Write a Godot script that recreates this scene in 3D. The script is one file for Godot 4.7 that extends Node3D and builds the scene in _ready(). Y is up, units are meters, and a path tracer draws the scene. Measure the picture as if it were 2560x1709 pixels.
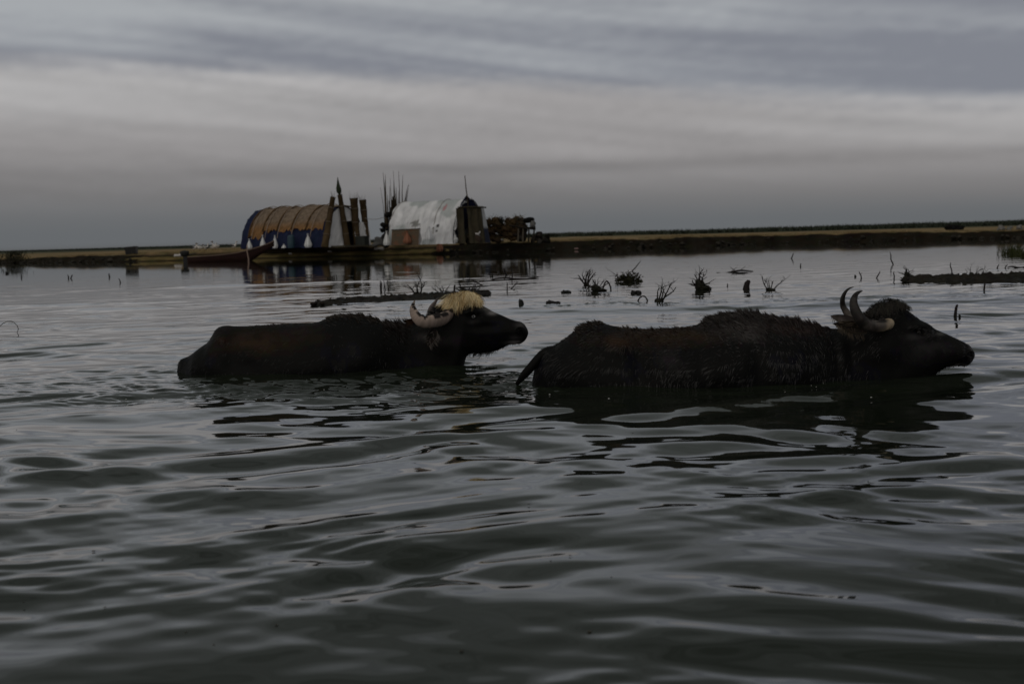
extends Node3D
# Two water buffaloes wading through a marsh channel, with two reed-and-tarpaulin huts on the far bank under an overcast sky.

const EYE := Vector3(0.0, 0.9, 0.0)
const FOCAL := 3559.0          # focal length in photo pixels (2560 x 1709)
const PITCH := -4.225
const ROLL := -1.575
const BANK_TOP := 0.6

var view := Basis.from_euler(Vector3(deg_to_rad(PITCH), 0, deg_to_rad(ROLL)))
var rng := RandomNumberGenerator.new()
var lumps := FastNoiseLite.new()
var used := {}
var M := {}


# ---------------------------------------------------------------- geometry collector
class Geo:
	var v := PackedVector3Array()
	var i := PackedInt32Array()
	var c := PackedColorArray()
	var col := Color.WHITE

	func add(p: Vector3) -> int:
		v.append(p)
		c.append(col)
		return v.size() - 1

	func tri(a: int, b: int, d: int) -> void:      # counter-clockwise seen from outside; mesh() turns it round
		i.append(a)
		i.append(d)
		i.append(b)

	func quad(a: int, b: int, d: int, e: int) -> void:
		tri(a, b, d)
		tri(a, d, e)

	func tube(pts: Array, rad: Array, sides := 6, squash := 1.0, cols: Array = []) -> void:
		var last := Vector3(0.13, 0.2, 0.97)
		var first := -1
		for k in pts.size():
			var p: Vector3 = pts[k]
			var t: Vector3 = (pts[mini(k + 1, pts.size() - 1)] - pts[maxi(k - 1, 0)]).normalized()
			var s := (last - t * last.dot(t)).normalized()
			last = s
			var w := t.cross(s)
			var r: float = rad[k]
			for j in sides:
				var a := TAU * j / sides
				if cols.size():
					col = cols[k]
				var q := add(p + s * cos(a) * r + w * sin(a) * r * squash)
				if first < 0:
					first = q
			if k > 0:
				var b0 := first + (k - 1) * sides
				var b1 := first + k * sides
				for j in sides:
					var n := (j + 1) % sides
					quad(b0 + j, b0 + n, b1 + n, b1 + j)
		var e := add(pts[pts.size() - 1])
		var b2 := first + (pts.size() - 1) * sides
		for j in sides:
			tri(b2 + j, b2 + (j + 1) % sides, e)
		var e0 := add(pts[0])
		for j in sides:
			tri(first + (j + 1) % sides, first + j, e0)

	func box(at: Vector3, size: Vector3, turn := Basis.IDENTITY, taper := 1.0) -> void:
		var h := size / 2.0
		var f := [[0, 1], [0, -1], [1, 1], [1, -1], [2, 1], [2, -1]]
		for q in f:
			var n := Vector3.ZERO
			n[q[0]] = q[1]
			var a := Vector3.ZERO
			a[(q[0] + 1) % 3] = 1.0
			var b := n.cross(a)
			var id := []
			for s in [[-1, -1], [1, -1], [1, 1], [-1, 1]]:
				var p: Vector3 = (n + a * s[0] + b * s[1]) * h
				if p.y > 0.0:
					p.x *= taper
					p.z *= taper
				id.append(add(at + turn * p))
			quad(id[0], id[1], id[2], id[3])

	func lump(at: Vector3, r: Vector3, noise: FastNoiseLite, amp := 0.2, rough := 3.0, seg := 12, turn := Basis.IDENTITY) -> void:
		var rows := int(seg / 2.0) + 1
		var first := v.size()
		for k in rows + 1:
			var lat := PI * k / rows - PI / 2
			for j in seg:
				var lon := TAU * j / seg
				var d := Vector3(cos(lat) * cos(lon), sin(lat), cos(lat) * sin(lon))
				var g := 1.0 + amp * noise.get_noise_3dv(d * rough * 10.0 + at * 37.0) * 1.6
				add(at + turn * (d * r * g))
		for k in rows:
			for j in seg:
				var n := (j + 1) % seg
				quad(first + k * seg + j, first + (k + 1) * seg + j, first + (k + 1) * seg + n, first + k * seg + n)

	func sheet(rows: int, cols: int, at_: Callable, closed := false, flip := false) -> void:   # at_(row, column) gives a point, or a [point, colour]
		var first := v.size()
		for a in rows:
			for b in cols:
				var p = at_.call(a, b)
				if p is Array:
					col = p[1]
					add(p[0])
				else:
					add(p)
		for a in rows - 1:
			for b in (cols if closed else cols - 1):
				var n := (b + 1) % cols
				if flip:
					quad(first + a * cols + b, first + (a + 1) * cols + b, first + (a + 1) * cols + n, first + a * cols + n)
				else:
					quad(first + a * cols + b, first + a * cols + n, first + (a + 1) * cols + n, first + (a + 1) * cols + b)

	func hair(p: Vector3, dir: Vector3, out: Vector3, length: float, width: float, droop := Vector3.ZERO) -> void:
		var side := dir.cross(out).normalized() * width * 0.5
		var m := p + dir * length * 0.5 + droop * 0.3
		var t := p + dir * length + droop
		var a := add(p - side)
		var b := add(p + side)
		var d := add(m - side * 0.8)
		var e := add(m + side * 0.8)
		var f := add(t)
		tri(a, b, e)
		tri(a, e, d)
		tri(d, e, f)

	func normals() -> PackedVector3Array:
		var n := PackedVector3Array()
		n.resize(v.size())
		for k in range(0, i.size(), 3):
			var a := i[k]
			var b := i[k + 1]
			var d := i[k + 2]
			var f := (v[d] - v[a]).cross(v[b] - v[a])
			n[a] += f
			n[b] += f
			n[d] += f
		for k in n.size():
			n[k] = n[k].normalized() if n[k].length_squared() > 1e-20 else Vector3.UP
		return n

	func mesh() -> ArrayMesh:
		var arrays := []
		arrays.resize(Mesh.ARRAY_MAX)
		arrays[Mesh.ARRAY_VERTEX] = v
		arrays[Mesh.ARRAY_NORMAL] = normals()
		arrays[Mesh.ARRAY_COLOR] = c
		arrays[Mesh.ARRAY_INDEX] = i
		var m := ArrayMesh.new()
		m.add_surface_from_arrays(Mesh.PRIMITIVE_TRIANGLES, arrays)
		return m


# ---------------------------------------------------------------- naming and placing
func numbered(called: String) -> String:
	var n: int = used.get(called, 0)
	used[called] = n + 1
	return called if n == 0 else "%s_%03d" % [called, n]


func tag(o: Node3D, label: String, category: String, group := "") -> Node3D:
	o.set_meta("label", label)
	o.set_meta("category", category)
	if group:
		o.set_meta("group", group)
	return o


func thing(called: String, label: String, category: String, at_: Vector3, turn := 0.0, group := "") -> Node3D:
	var o := Node3D.new()
	o.name = numbered(called)
	o.position = at_
	o.rotation.y = turn
	add_child(o)
	tag(o, label, category, group)
	return o


func part(called: String, g: Geo, m: Material, parent: Node3D) -> MeshInstance3D:
	var o := MeshInstance3D.new()
	o.name = called
	o.mesh = g.mesh()
	o.material_override = m
	parent.add_child(o, true)
	return o


func solo(called: String, g: Geo, m: Material, label: String, category: String, at_: Vector3, turn := 0.0, group := "") -> MeshInstance3D:
	var o := MeshInstance3D.new()
	o.name = numbered(called)
	o.mesh = g.mesh()
	o.material_override = m
	o.position = at_
	o.rotation.y = turn
	add_child(o)
	tag(o, label, category, group)
	return o


func structure(called: String, g: Geo, m: Material) -> MeshInstance3D:
	var o := MeshInstance3D.new()
	o.name = numbered(called)
	o.mesh = g.mesh()
	o.material_override = m
	add_child(o)
	o.set_meta("kind", "structure")
	return o


func at(x: float, y: float, d: float) -> Vector3:           # the point at that distance down the channel
	var r := view * Vector3((x - 1280.0) / FOCAL, -(y - 854.5) / FOCAL, -1.0)
	return EYE + r * (d / -r.z)


func on_water(x: float, y: float) -> Vector3:
	var r := view * Vector3((x - 1280.0) / FOCAL, -(y - 854.5) / FOCAL, -1.0)
	return EYE + r * (EYE.y / -r.y)


func mat(rough: float, spec := 0.5) -> StandardMaterial3D:
	var m := StandardMaterial3D.new()
	m.vertex_color_use_as_albedo = true
	m.roughness = rough
	m.metallic_specular = spec
	m.cull_mode = BaseMaterial3D.CULL_DISABLED
	return m


func table(points: Array, x: float) -> float:               # straight-line interpolation in [[x, y], ...]
	if x <= points[0][0]:
		return points[0][1]
	for k in range(1, points.size()):
		if x <= points[k][0]:
			var a = points[k - 1]
			var b = points[k]
			return lerpf(a[1], b[1], (x - a[0]) / maxf(b[0] - a[0], 1e-6))
	return points[points.size() - 1][1]


func smooth_table(points: Array, x: float, r: float) -> float:
	var s := 0.0
	for k in 7:
		s += table(points, x + (k - 3) / 3.0 * r)
	return s / 7.0


func bank_edge(x: float) -> float:                          # z of the waterline of the far bank
	return table([[-300, -190], [-60, -114], [-38, -104], [-24, -89], [-10, -86.5], [0, -84], [10, -88], [17, -92], [24, -87], [32, -83], [60, -76], [300, -40]], x) + 0.5 * lumps.get_noise_2d(x * 9.0, 3.0) + 1.2 * lumps.get_noise_2d(x * 1.3, 9.0)


func bank_height(x: float) -> float:
	return table([[-60, 0.28], [-37, 0.3], [-25, 0.48], [-18, 0.6], [12, 0.62], [20, 0.58], [28, 0.47], [60, 0.42]], x) * (1.0 + 0.22 * lumps.get_noise_2d(x * 7.0, 50.0)) if x > 3.0 or x < -24.0 else table([[-60, 0.28], [-37, 0.3], [-25, 0.48], [-18, 0.6], [12, 0.62]], x)


# ---------------------------------------------------------------- sky
func make_sky() -> Texture2D:
	var w := 2048
	var h := 1024
	var img := Image.create(w, h, false, Image.FORMAT_RGBF)
	var n := FastNoiseLite.new()
	n.noise_type = FastNoiseLite.TYPE_SIMPLEX_SMOOTH
	n.fractal_octaves = 5
	n.fractal_gain = 0.5
	n.frequency = 1.0
	n.seed = 11
	var horizon := Vector3(0.124, 0.132, 0.140)
	var haze := Vector3(0.174, 0.170, 0.172)
	var veil := Vector3(0.280, 0.270, 0.271)
	var pale := Vector3(0.410, 0.404, 0.406)
	var dark := Vector3(0.205, 0.217, 0.250)
	var light := Vector3(0.345, 0.362, 0.384)
	var thick := Vector3(0.104, 0.112, 0.110)  # overhead cloud, mostly unseen, darkened so the near water reflects less
	for y in h / 2:
		var el := 90.0 - (y + 0.5) * 180.0 / h
		for x in w:
			var az := (x + 0.5) / w * TAU
			var s := 57.3 * sin(az)
			var f := 57.3 * cos(az)
			var lean := 24.0 * tanh(s / 24.0)
			var q := el + 0.135 * lean
			var wide := n.get_noise_3d(s * 0.022, f * 0.022, q * 0.21 + 5.0)
			var streak := n.get_noise_3d(s * 0.030 + 40.0, f * 0.030, q * 0.60)
			var fine := n.get_noise_3d(s * 0.075 + 90.0 + 0.9 * streak, f * 0.075, q * 1.9 + 0.5 * wide)
			var wisp := n.get_noise_3d(s * 0.16 + 20.0, f * 0.16 + 2.0 * fine, (el + 0.17 * lean) * 3.4)
			var edge := 5.85 - 0.085 * lean + 0.35 * wide + 0.55 * streak + 0.35 * fine + 0.15 * wisp
			var r := el / edge
			var c := horizon.lerp(haze, smoothstep(0.06, 0.34, r)).lerp(veil, smoothstep(0.24, 0.62, r))
			var bright := clampf(0.12 + 0.88 * (1.0 - exp(-pow((s - 3.0) / 11.5, 2.0))) * (1.0 if s < 0.0 else 0.75), 0.0, 1.0)
			c = c.lerp(pale, bright * smoothstep(0.52, 0.86, r + 0.12 * streak))
			c *= 1.0 + (0.16 * fine + 0.20 * streak + 0.07 * wisp) * smoothstep(0.8, 2.5, el)
			c *= 1.0 - 0.20 * exp(-pow((el - 2.75 - 0.35 * wide) / 0.27, 2.0)) * smoothstep(-17.0, -7.0, s) * clampf(1.0 + 1.5 * streak, 0.0, 1.3)
			var above := el - edge
			var lit := smoothstep(0.5, 3.2, above + 0.9 * streak + 0.4 * fine) * lerpf(0.95, 0.12, smoothstep(2.0, 16.0, s))
			lit = maxf(lit, smoothstep(0.25, 0.9, above + 0.3 * streak) * smoothstep(-9.0, -16.0, s))
			var d := dark.lerp(light, clampf(lit + 0.75 * streak + 0.55 * fine + 0.14 * wisp, 0.0, 1.15))
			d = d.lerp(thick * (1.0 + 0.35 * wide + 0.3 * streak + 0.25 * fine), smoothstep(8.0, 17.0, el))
			c = c.lerp(d, smoothstep(-0.5, 0.6, above))
			img.set_pixel(x, y, Color(c.x, c.y, c.z))
	for y in range(h / 2, h):
		for x in w:
			img.set_pixel(x, y, Color(0.08, 0.08, 0.08))
	return ImageTexture.create_from_image(img)


# ---------------------------------------------------------------- water
var wave := []          # [kx, kz, amplitude, phase, wavelength]


func churn(x: float, z: float) -> float:
	# broken water along the near flank and behind both animals, and along the crest of the far wake
	var c := 0.0
	var d := -z
	var near := 1.25 * exp(-pow((d - 8.85 + 0.12 * (x + 1.0)) / 0.72, 2.0)) * smoothstep(-3.3, -2.2, x) * (1.0 - smoothstep(0.2, 0.8, x))
	c = maxf(c, near)
	c = maxf(c, 0.55 * exp(-pow((d - 9.0 - 0.2 * (x + 4.0)) / 0.8, 2.0)) * (1.0 - smoothstep(-3.2, -2.0, x)))
	c = maxf(c, 0.7 * exp(-pow((d - 8.0 - 0.08 * (x - 1.0)) / 0.11, 2.0)) * smoothstep(0.4, 1.0, x) * (1.0 - smoothstep(2.1, 2.6, x)))
	c = maxf(c, 0.9 * exp(-pow((d - 18.6 + 0.1 * x) / 0.55, 2.0)) * smoothstep(-0.6, 0.8, x))
	return c


func make_water() -> void:
	rng.seed = 71
	for k in 20:                                     # the animals' wakes spreading over the channel: longer waves, crests running away to the right
		var t := k / 19.0
		var lam := 0.34 * pow(4.2, t)
		var a := rng.randfn(0.62, 0.22) if k % 4 else rng.randfn(-0.4, 0.2)
		wave.append([TAU / lam * sin(a), TAU / lam * cos(a), 0.0030 * lam * (1.15 - 0.6 * t), rng.randf() * TAU, lam])
	for k in 34:                                     # small wind ripples
		var t := k / 33.0
		var lam := 0.085 * pow(5.0, t)
		var a := rng.randfn(0.05, 0.62)
		wave.append([TAU / lam * sin(a), TAU / lam * cos(a), 0.0014 * lam * (0.5 + 0.75 * t), rng.randf() * TAU, lam])
	var zs := PackedFloat32Array([-60.0, -12.0, -3.0, 0.0])
	var d := 0.9
	while d < 120.0:
		zs.append(d)
		var step := 0.014
		if d > 5.0:
			step = 0.022
		if d > 12.0:
			step = 0.022 * pow(d / 12.0, 1.7)
		d += step
	zs.append(200.0)
	var cols := 560
	var rows := zs.size()
	var v := PackedVector3Array()
	var uv := PackedVector2Array()
	v.resize(rows * cols)
	uv.resize(rows * cols)
	var wakes := [[at(2436, 905, 8.6), 1.0], [at(1175, 905, 10.05), 0.85]]
	for r in rows:
		var dd := zs[r]
		var half := 0.42 * maxf(dd, 0.0) + 1.6
		var step_z := (zs[r] - zs[r - 1]) if r > 0 else 10.0
		var sel := []
		var calm := table([[0, 1.0], [8, 0.95], [11, 0.58], [16, 0.38], [22, 0.28], [30, 0.19], [45, 0.10], [70, 0.035], [90, 0.02]], dd)
		calm *= lerpf(1.15, 1.2, smoothstep(4.0, 9.0, dd))
		for w in wave:
			var fade := clampf(1.6 - 3.2 * step_z / w[4], 0.0, 1.0)
			if fade > 0.0 and dd < 115.0:
				sel.append([w[0], w[1], w[2] * fade * calm * lerpf(table([[2, 1.5], [4.5, 1.15], [6, 0.6], [9, 0.55], [12, 0.65], [20, 1.0]], dd), table([[2, 0.62], [4.5, 0.9], [8, 0.95], [12, 1.0]], dd), smoothstep(0.12, 0.45, w[4])), w[3]])
		for k in cols:
			var u := (k / float(cols - 1)) * 2.0 - 1.0
			var x := u * half
			if k < 5:
				x = -half - pow(5 - k, 3.0) * 3.0
			elif k > cols - 6:
				x = half + pow(k - cols + 6, 3.0) * 3.0
			var z := -dd
			var y := 0.0
			var wx := x + 0.22 * sin(z * 1.3 + x * 0.6) + 0.08 * sin(x * 3.1 - z * 2.2)
			var wz := z + 0.14 * sin(x * 1.9 + 0.7) + 0.07 * sin(z * 2.7 + x * 1.3)
			var gust := clampf(1.0 + 1.6 * lumps.get_noise_2d(x * 9.0 + 50.0, z * 13.0), 0.45, 1.7)
			for q in sel:
				y += q[2] * sin(q[0] * wx + q[1] * wz + q[3])
			y *= gust * (1.0 - 0.55 * exp(-pow((x - 2.0) / 2.0, 2.0) - pow((dd - 7.1) / 1.7, 2.0)))
			if dd > 2.0 and dd < 40.0:
				for wk in wakes:
					var nose: Vector3 = wk[0]
					var bx: float = nose.x - x
					if bx > -0.6:
						for side in [1.0, -1.0]:
							var across: float = (z - nose.z) * side
							var off := across - (0.18 + bx * (0.62 if side > 0.0 else 0.55))
							var env: float = exp(-pow(off / 0.55, 2.0)) * smoothstep(-0.6, 0.3, bx) * exp(-bx / 4.5)
							y += wk[1] * 0.020 * env * cos(off * TAU / 0.8)
				if x > -3.0:
					var far_off := dd - 17.2 + 0.08 * x + 0.25 * sin(x * 0.9)
					y += 0.03 * exp(-pow(far_off / 1.1, 2.0)) * cos(far_off * TAU / 2.2) * smoothstep(-3.0, 0.0, x)
				if x < 1.5:                                       # old swells running along the far left
					for old in [[31.4, 0.030, 0.45], [23.6, 0.020, 0.34], [20.8, 0.026, 0.36], [16.2, 0.012, 0.28], [13.4, 0.010, 0.24]]:
						var run: float = dd - old[0] - 0.05 * x + 0.35 * sin(x * 0.55 + old[0]) + 0.1 * sin(x * 1.9 + old[0] * 2.0)
						if absf(run) < 2.0:
							y += old[1] * exp(-pow(run / old[2], 2.0)) * smoothstep(1.5, -1.5, x) * clampf(0.55 + 1.5 * lumps.get_noise_2d(x * 6.0, old[0] * 40.0), 0.0, 1.2)
				for lap in [[-2.25, -0.45, -10.05, 0.40], [0.55, 2.6, -8.6, 0.40]]:      # small ripples lapping round the bodies
					var lx := clampf(x, lap[0], lap[1])
					var far: float = Vector2(x - lx, z - lap[2]).length() - lap[3] * lerpf(1.0, 0.45, smoothstep(0.55, 1.0, (lx - lap[0]) / (lap[1] - lap[0])))
					if far < 1.3:
						y += 0.016 * exp(-pow(maxf(far, 0.0) / 0.22, 2.0)) * (0.8 + 0.5 * sin(x * 3.1)) * (1.0 if lap[2] < -9.0 else 0.5)
						y += 0.0034 * exp(-maxf(far, 0.0) / 0.35) * cos(far * TAU / 0.17 + 1.8 * sin(x * 4.0)) * (0.6 + 0.5 * sin(x * 2.3 + z))
				var ch := churn(x, z)
				if ch > 0.03:
					var patch := clampf(0.55 + 1.3 * lumps.get_noise_2d(x * 55.0, z * 55.0), 0.0, 1.4)
					y += ch * patch * 0.0042 * (sin(41.0 * z + 9.0 * x + 2.0 * sin(7.0 * x)) + 0.8 * sin(63.0 * z - 21.0 * x + 1.5 * sin(9.0 * x + 1.0)) + 0.7 * sin(33.0 * z + 30.0 * x) + 1.0 * lumps.get_noise_2d(x * 420.0, z * 700.0))
			v[r * cols + k] = Vector3(x, y, z)
			uv[r * cols + k] = Vector2(x, z) / 6.0
	var idx := PackedInt32Array()
	idx.resize((rows - 1) * (cols - 1) * 6)
	var n := PackedVector3Array()
	n.resize(rows * cols)
	var e := 0
	for r in rows:
		for k in cols:
			var a := v[r * cols + maxi(k - 1, 0)]
			var b := v[r * cols + mini(k + 1, cols - 1)]
			var f := v[maxi(r - 1, 0) * cols + k]
			var g := v[mini(r + 1, rows - 1) * cols + k]
			n[r * cols + k] = (b - a).cross(g - f).normalized()
			if r < rows - 1 and k < cols - 1:
				var p := r * cols + k
				for t in [p, p + cols, p + 1, p + 1, p + cols, p + cols + 1]:
					idx[e] = t
					e += 1
	var arrays := []
	arrays.resize(Mesh.ARRAY_MAX)
	arrays[Mesh.ARRAY_VERTEX] = v
	arrays[Mesh.ARRAY_NORMAL] = n
	arrays[Mesh.ARRAY_TEX_UV] = uv
	arrays[Mesh.ARRAY_INDEX] = idx
	var m := ArrayMesh.new()
	m.add_surface_from_arrays(Mesh.PRIMITIVE_TRIANGLES, arrays)
	var o := MeshInstance3D.new()
	o.name = "water"
	o.mesh = m
	var s := StandardMaterial3D.new()
	s.albedo_color = Color(0.0115, 0.0158, 0.0098).linear_to_srgb()
	s.roughness = 0.03
	s.metallic_specular = 0.36
	o.material_override = s
	add_child(o)
	o.set_meta("kind", "structure")


# ---------------------------------------------------------------- land
func make_land() -> void:
	var g := Geo.new()
	var xs := []
	var x := -70.0
	while x < 62.0:
		xs.append(x)
		x += 0.28
	xs = [-3000.0, -900.0, -300.0, -140.0] + xs + [140.0, 300.0, 900.0, 3000.0]
	# [metres behind the waterline, share of the bank's height]
	var profile := [[-3.0, -0.8], [-0.6, -0.25], [0.0, 0.0], [0.12, 0.14], [0.3, 0.3], [0.45, 0.48], [0.6, 0.66], [0.75, 0.84], [0.95, 0.97], [1.3, 1.0], [2.0, 1.0], [3.0, 1.0], [4.5, 1.0], [6.5, 1.0], [9.0, 1.0], [13.0, 1.0], [18.0, 1.0], [26.0, 1.0], [40.0, 1.0], [65.0, 1.0], [110.0, 1.0], [200.0, 1.0], [500.0, 1.0], [1500.0, 1.0], [5000.0, 1.0]]
	g.sheet(profile.size(), xs.size(), func(a: int, b: int):
		var px: float = xs[b]
		var q = profile[a]
		var back: float = q[0]
		var share: float = q[1]
		var ledge := smoothstep(-26.0, -22.0, px) * (1.0 - smoothstep(-6.0, -1.0, px))     # low grassy shelf below the huts
		if ledge > 0.0 and back > 0.0:
			var stepped := table([[0.0, 0.0], [0.12, 0.16], [0.3, 0.26], [1.5, 0.34], [2.0, 0.4], [2.3, 0.9], [2.6, 1.0], [9999, 1.0]], back * 2.2)
			share = lerpf(share, stepped, ledge)
		var height := bank_height(px)
		var z := bank_edge(px) - back
		var y := share * height
		if share > 0.0 and share < 0.99:
			z += 0.28 * lumps.get_noise_2d(px * 22.0, share * 30.0)
			y += 0.05 * lumps.get_noise_2d(px * 40.0, 77.0)
		elif share >= 0.99:
			y += 0.10 * lumps.get_noise_2d(px * 16.0, z * 9.0) + 0.05 * lumps.get_noise_2d(px * 60.0, z * 20.0) - 0.03
		var mott := lumps.get_noise_2d(px * 14.0, z * 14.0)
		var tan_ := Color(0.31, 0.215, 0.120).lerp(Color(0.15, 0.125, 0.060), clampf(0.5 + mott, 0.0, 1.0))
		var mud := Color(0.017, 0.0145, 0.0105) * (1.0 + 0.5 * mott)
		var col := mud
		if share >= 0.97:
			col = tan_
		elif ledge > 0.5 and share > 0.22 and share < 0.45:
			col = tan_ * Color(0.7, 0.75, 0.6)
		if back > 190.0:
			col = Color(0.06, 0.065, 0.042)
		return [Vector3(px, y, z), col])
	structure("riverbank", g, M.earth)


func tuft_mesh(blades: int, spread: float, lean: float, seed_: int, wide: float) -> Geo:
	rng.seed = seed_
	var g := Geo.new()
	for k in blades:
		var a := rng.randf() * TAU
		var p := Vector3(cos(a), 0, sin(a)) * spread * sqrt(rng.randf())
		var dir := (Vector3.UP + Vector3(rng.randfn(0, lean), 0, rng.randfn(0, lean))).normalized()
		var tone := rng.randf_range(0.7, 1.25)
		g.col = Color(tone, tone, tone)
		var b := rng.randf() * TAU
		g.hair(p, dir, Vector3(cos(b), 0.1, sin(b)), rng.randf_range(0.55, 1.1), wide, Vector3(rng.randfn(0, lean), -0.12, rng.randfn(0, lean)) * 0.6)
	return g


func scatter(called: String, g: Geo, m: Material, places: Array, label := "", category := "") -> void:   # places: [position, scale, colour]
	var mm := MultiMesh.new()
	mm.transform_format = MultiMesh.TRANSFORM_3D
	mm.use_colors = true
	mm.mesh = g.mesh()
	mm.instance_count = places.size()
	for k in places.size():
		var q = places[k]
		mm.set_instance_transform(k, Transform3D(Basis(Vector3.UP, rng.randf() * TAU).scaled(q[1]), q[0]))
		mm.set_instance_color(k, q[2])
	var o := MultiMeshInstance3D.new()
	o.name = numbered(called)
	o.multimesh = mm
	o.material_override = m
	add_child(o)
	o.set_meta("kind", "stuff")
	if label:
		tag(o, label, category)


func make_vegetation() -> void:
	var tuft := tuft_mesh(16, 0.5, 0.28, 5, 0.05)
	rng.seed = 6
	var places := []
	for k in 9000:                                   # reed beds far behind the bank
		var across := rng.randf_range(-0.46, 0.46)
		var d := lerpf(560.0, 285.0, smoothstep(-0.38, -0.02, across)) + rng.randf_range(0.0, 150.0)
		var x := across * d
		var tall := lerpf(0.75, 1.25, smoothstep(-0.36, 0.36, across)) * (0.75 + 0.5 * rng.randf()) * (1.0 + 0.35 * lumps.get_noise_2d(x * 2.0, d * 0.3))
		var t: float = rng.randf_range(0.6, 1.3)
		places.append([Vector3(x, bank_height(x) - 0.08, -d), Vector3(3.4, tall, 3.4), Color(0.044 * t, 0.054 * t, 0.038 * t)])
	scatter("reed_bed", tuft, M.leaf, places, "dark green reed beds along the horizon behind the bank", "reeds")
	var grass := tuft_mesh(9, 0.5, 0.5, 8, 0.035)
	rng.seed = 9
	places = []
	for k in 9000:                                   # dry grass on the rim of the bank
		var x := rng.randf_range(-46.0, 36.0)
		var back := 0.9 + 14.0 * pow(rng.randf(), 1.8)
		var ledge := smoothstep(-26.0, -22.0, x) * (1.0 - smoothstep(-6.0, -1.0, x))
		if lumps.get_noise_2d(x * 3.0, back * 5.0 + 200.0) < -0.12:
			continue
		var y := bank_height(x) - 0.03
		if ledge > 0.3 and rng.randf() < 0.25:
			back = rng.randf_range(0.2, 0.7)
			y = bank_height(x) * 0.28
		elif ledge > 0.3:
			back += 0.4
		var tall := rng.randf_range(0.05, 0.14)
		var dry := rng.randf()
		var col := Color(0.31, 0.215, 0.11).lerp(Color(0.12, 0.115, 0.045), 0.0 if dry < 0.6 else 1.0)
		places.append([Vector3(x, y, bank_edge(x) - back), Vector3(0.34, tall, 0.34), col * rng.randf_range(0.7, 1.15)])
	var clods := []
	for k in 420:                                    # clods fallen from the bank
		var x := rng.randf_range(-46.0, 36.0)
		if x > -23.0 and x < -4.0:
			continue
		var s := 0.03 + 0.11 * rng.randf() * rng.randf()
		clods.append([Vector3(x, bank_height(x) * rng.randf_range(-0.05, 0.8) * rng.randf(), bank_edge(x) + rng.randf_range(-0.25, 0.3)), Vector3(s * 1.6, s, s), Color(0.015, 0.0125, 0.009) * rng.randf_range(0.5, 1.7)])
	var clod := Geo.new()
	clod.lump(Vector3.ZERO, Vector3.ONE, lumps, 0.6, 2.0, 9)
	scatter("fallen_earth", clod, M.mud, clods, "dark clods of earth fallen along the foot of the far bank", "earth")
	scatter("dry_grass", grass, M.leaf, places, "dry tan grass along the rim of the far bank", "grass")


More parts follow.
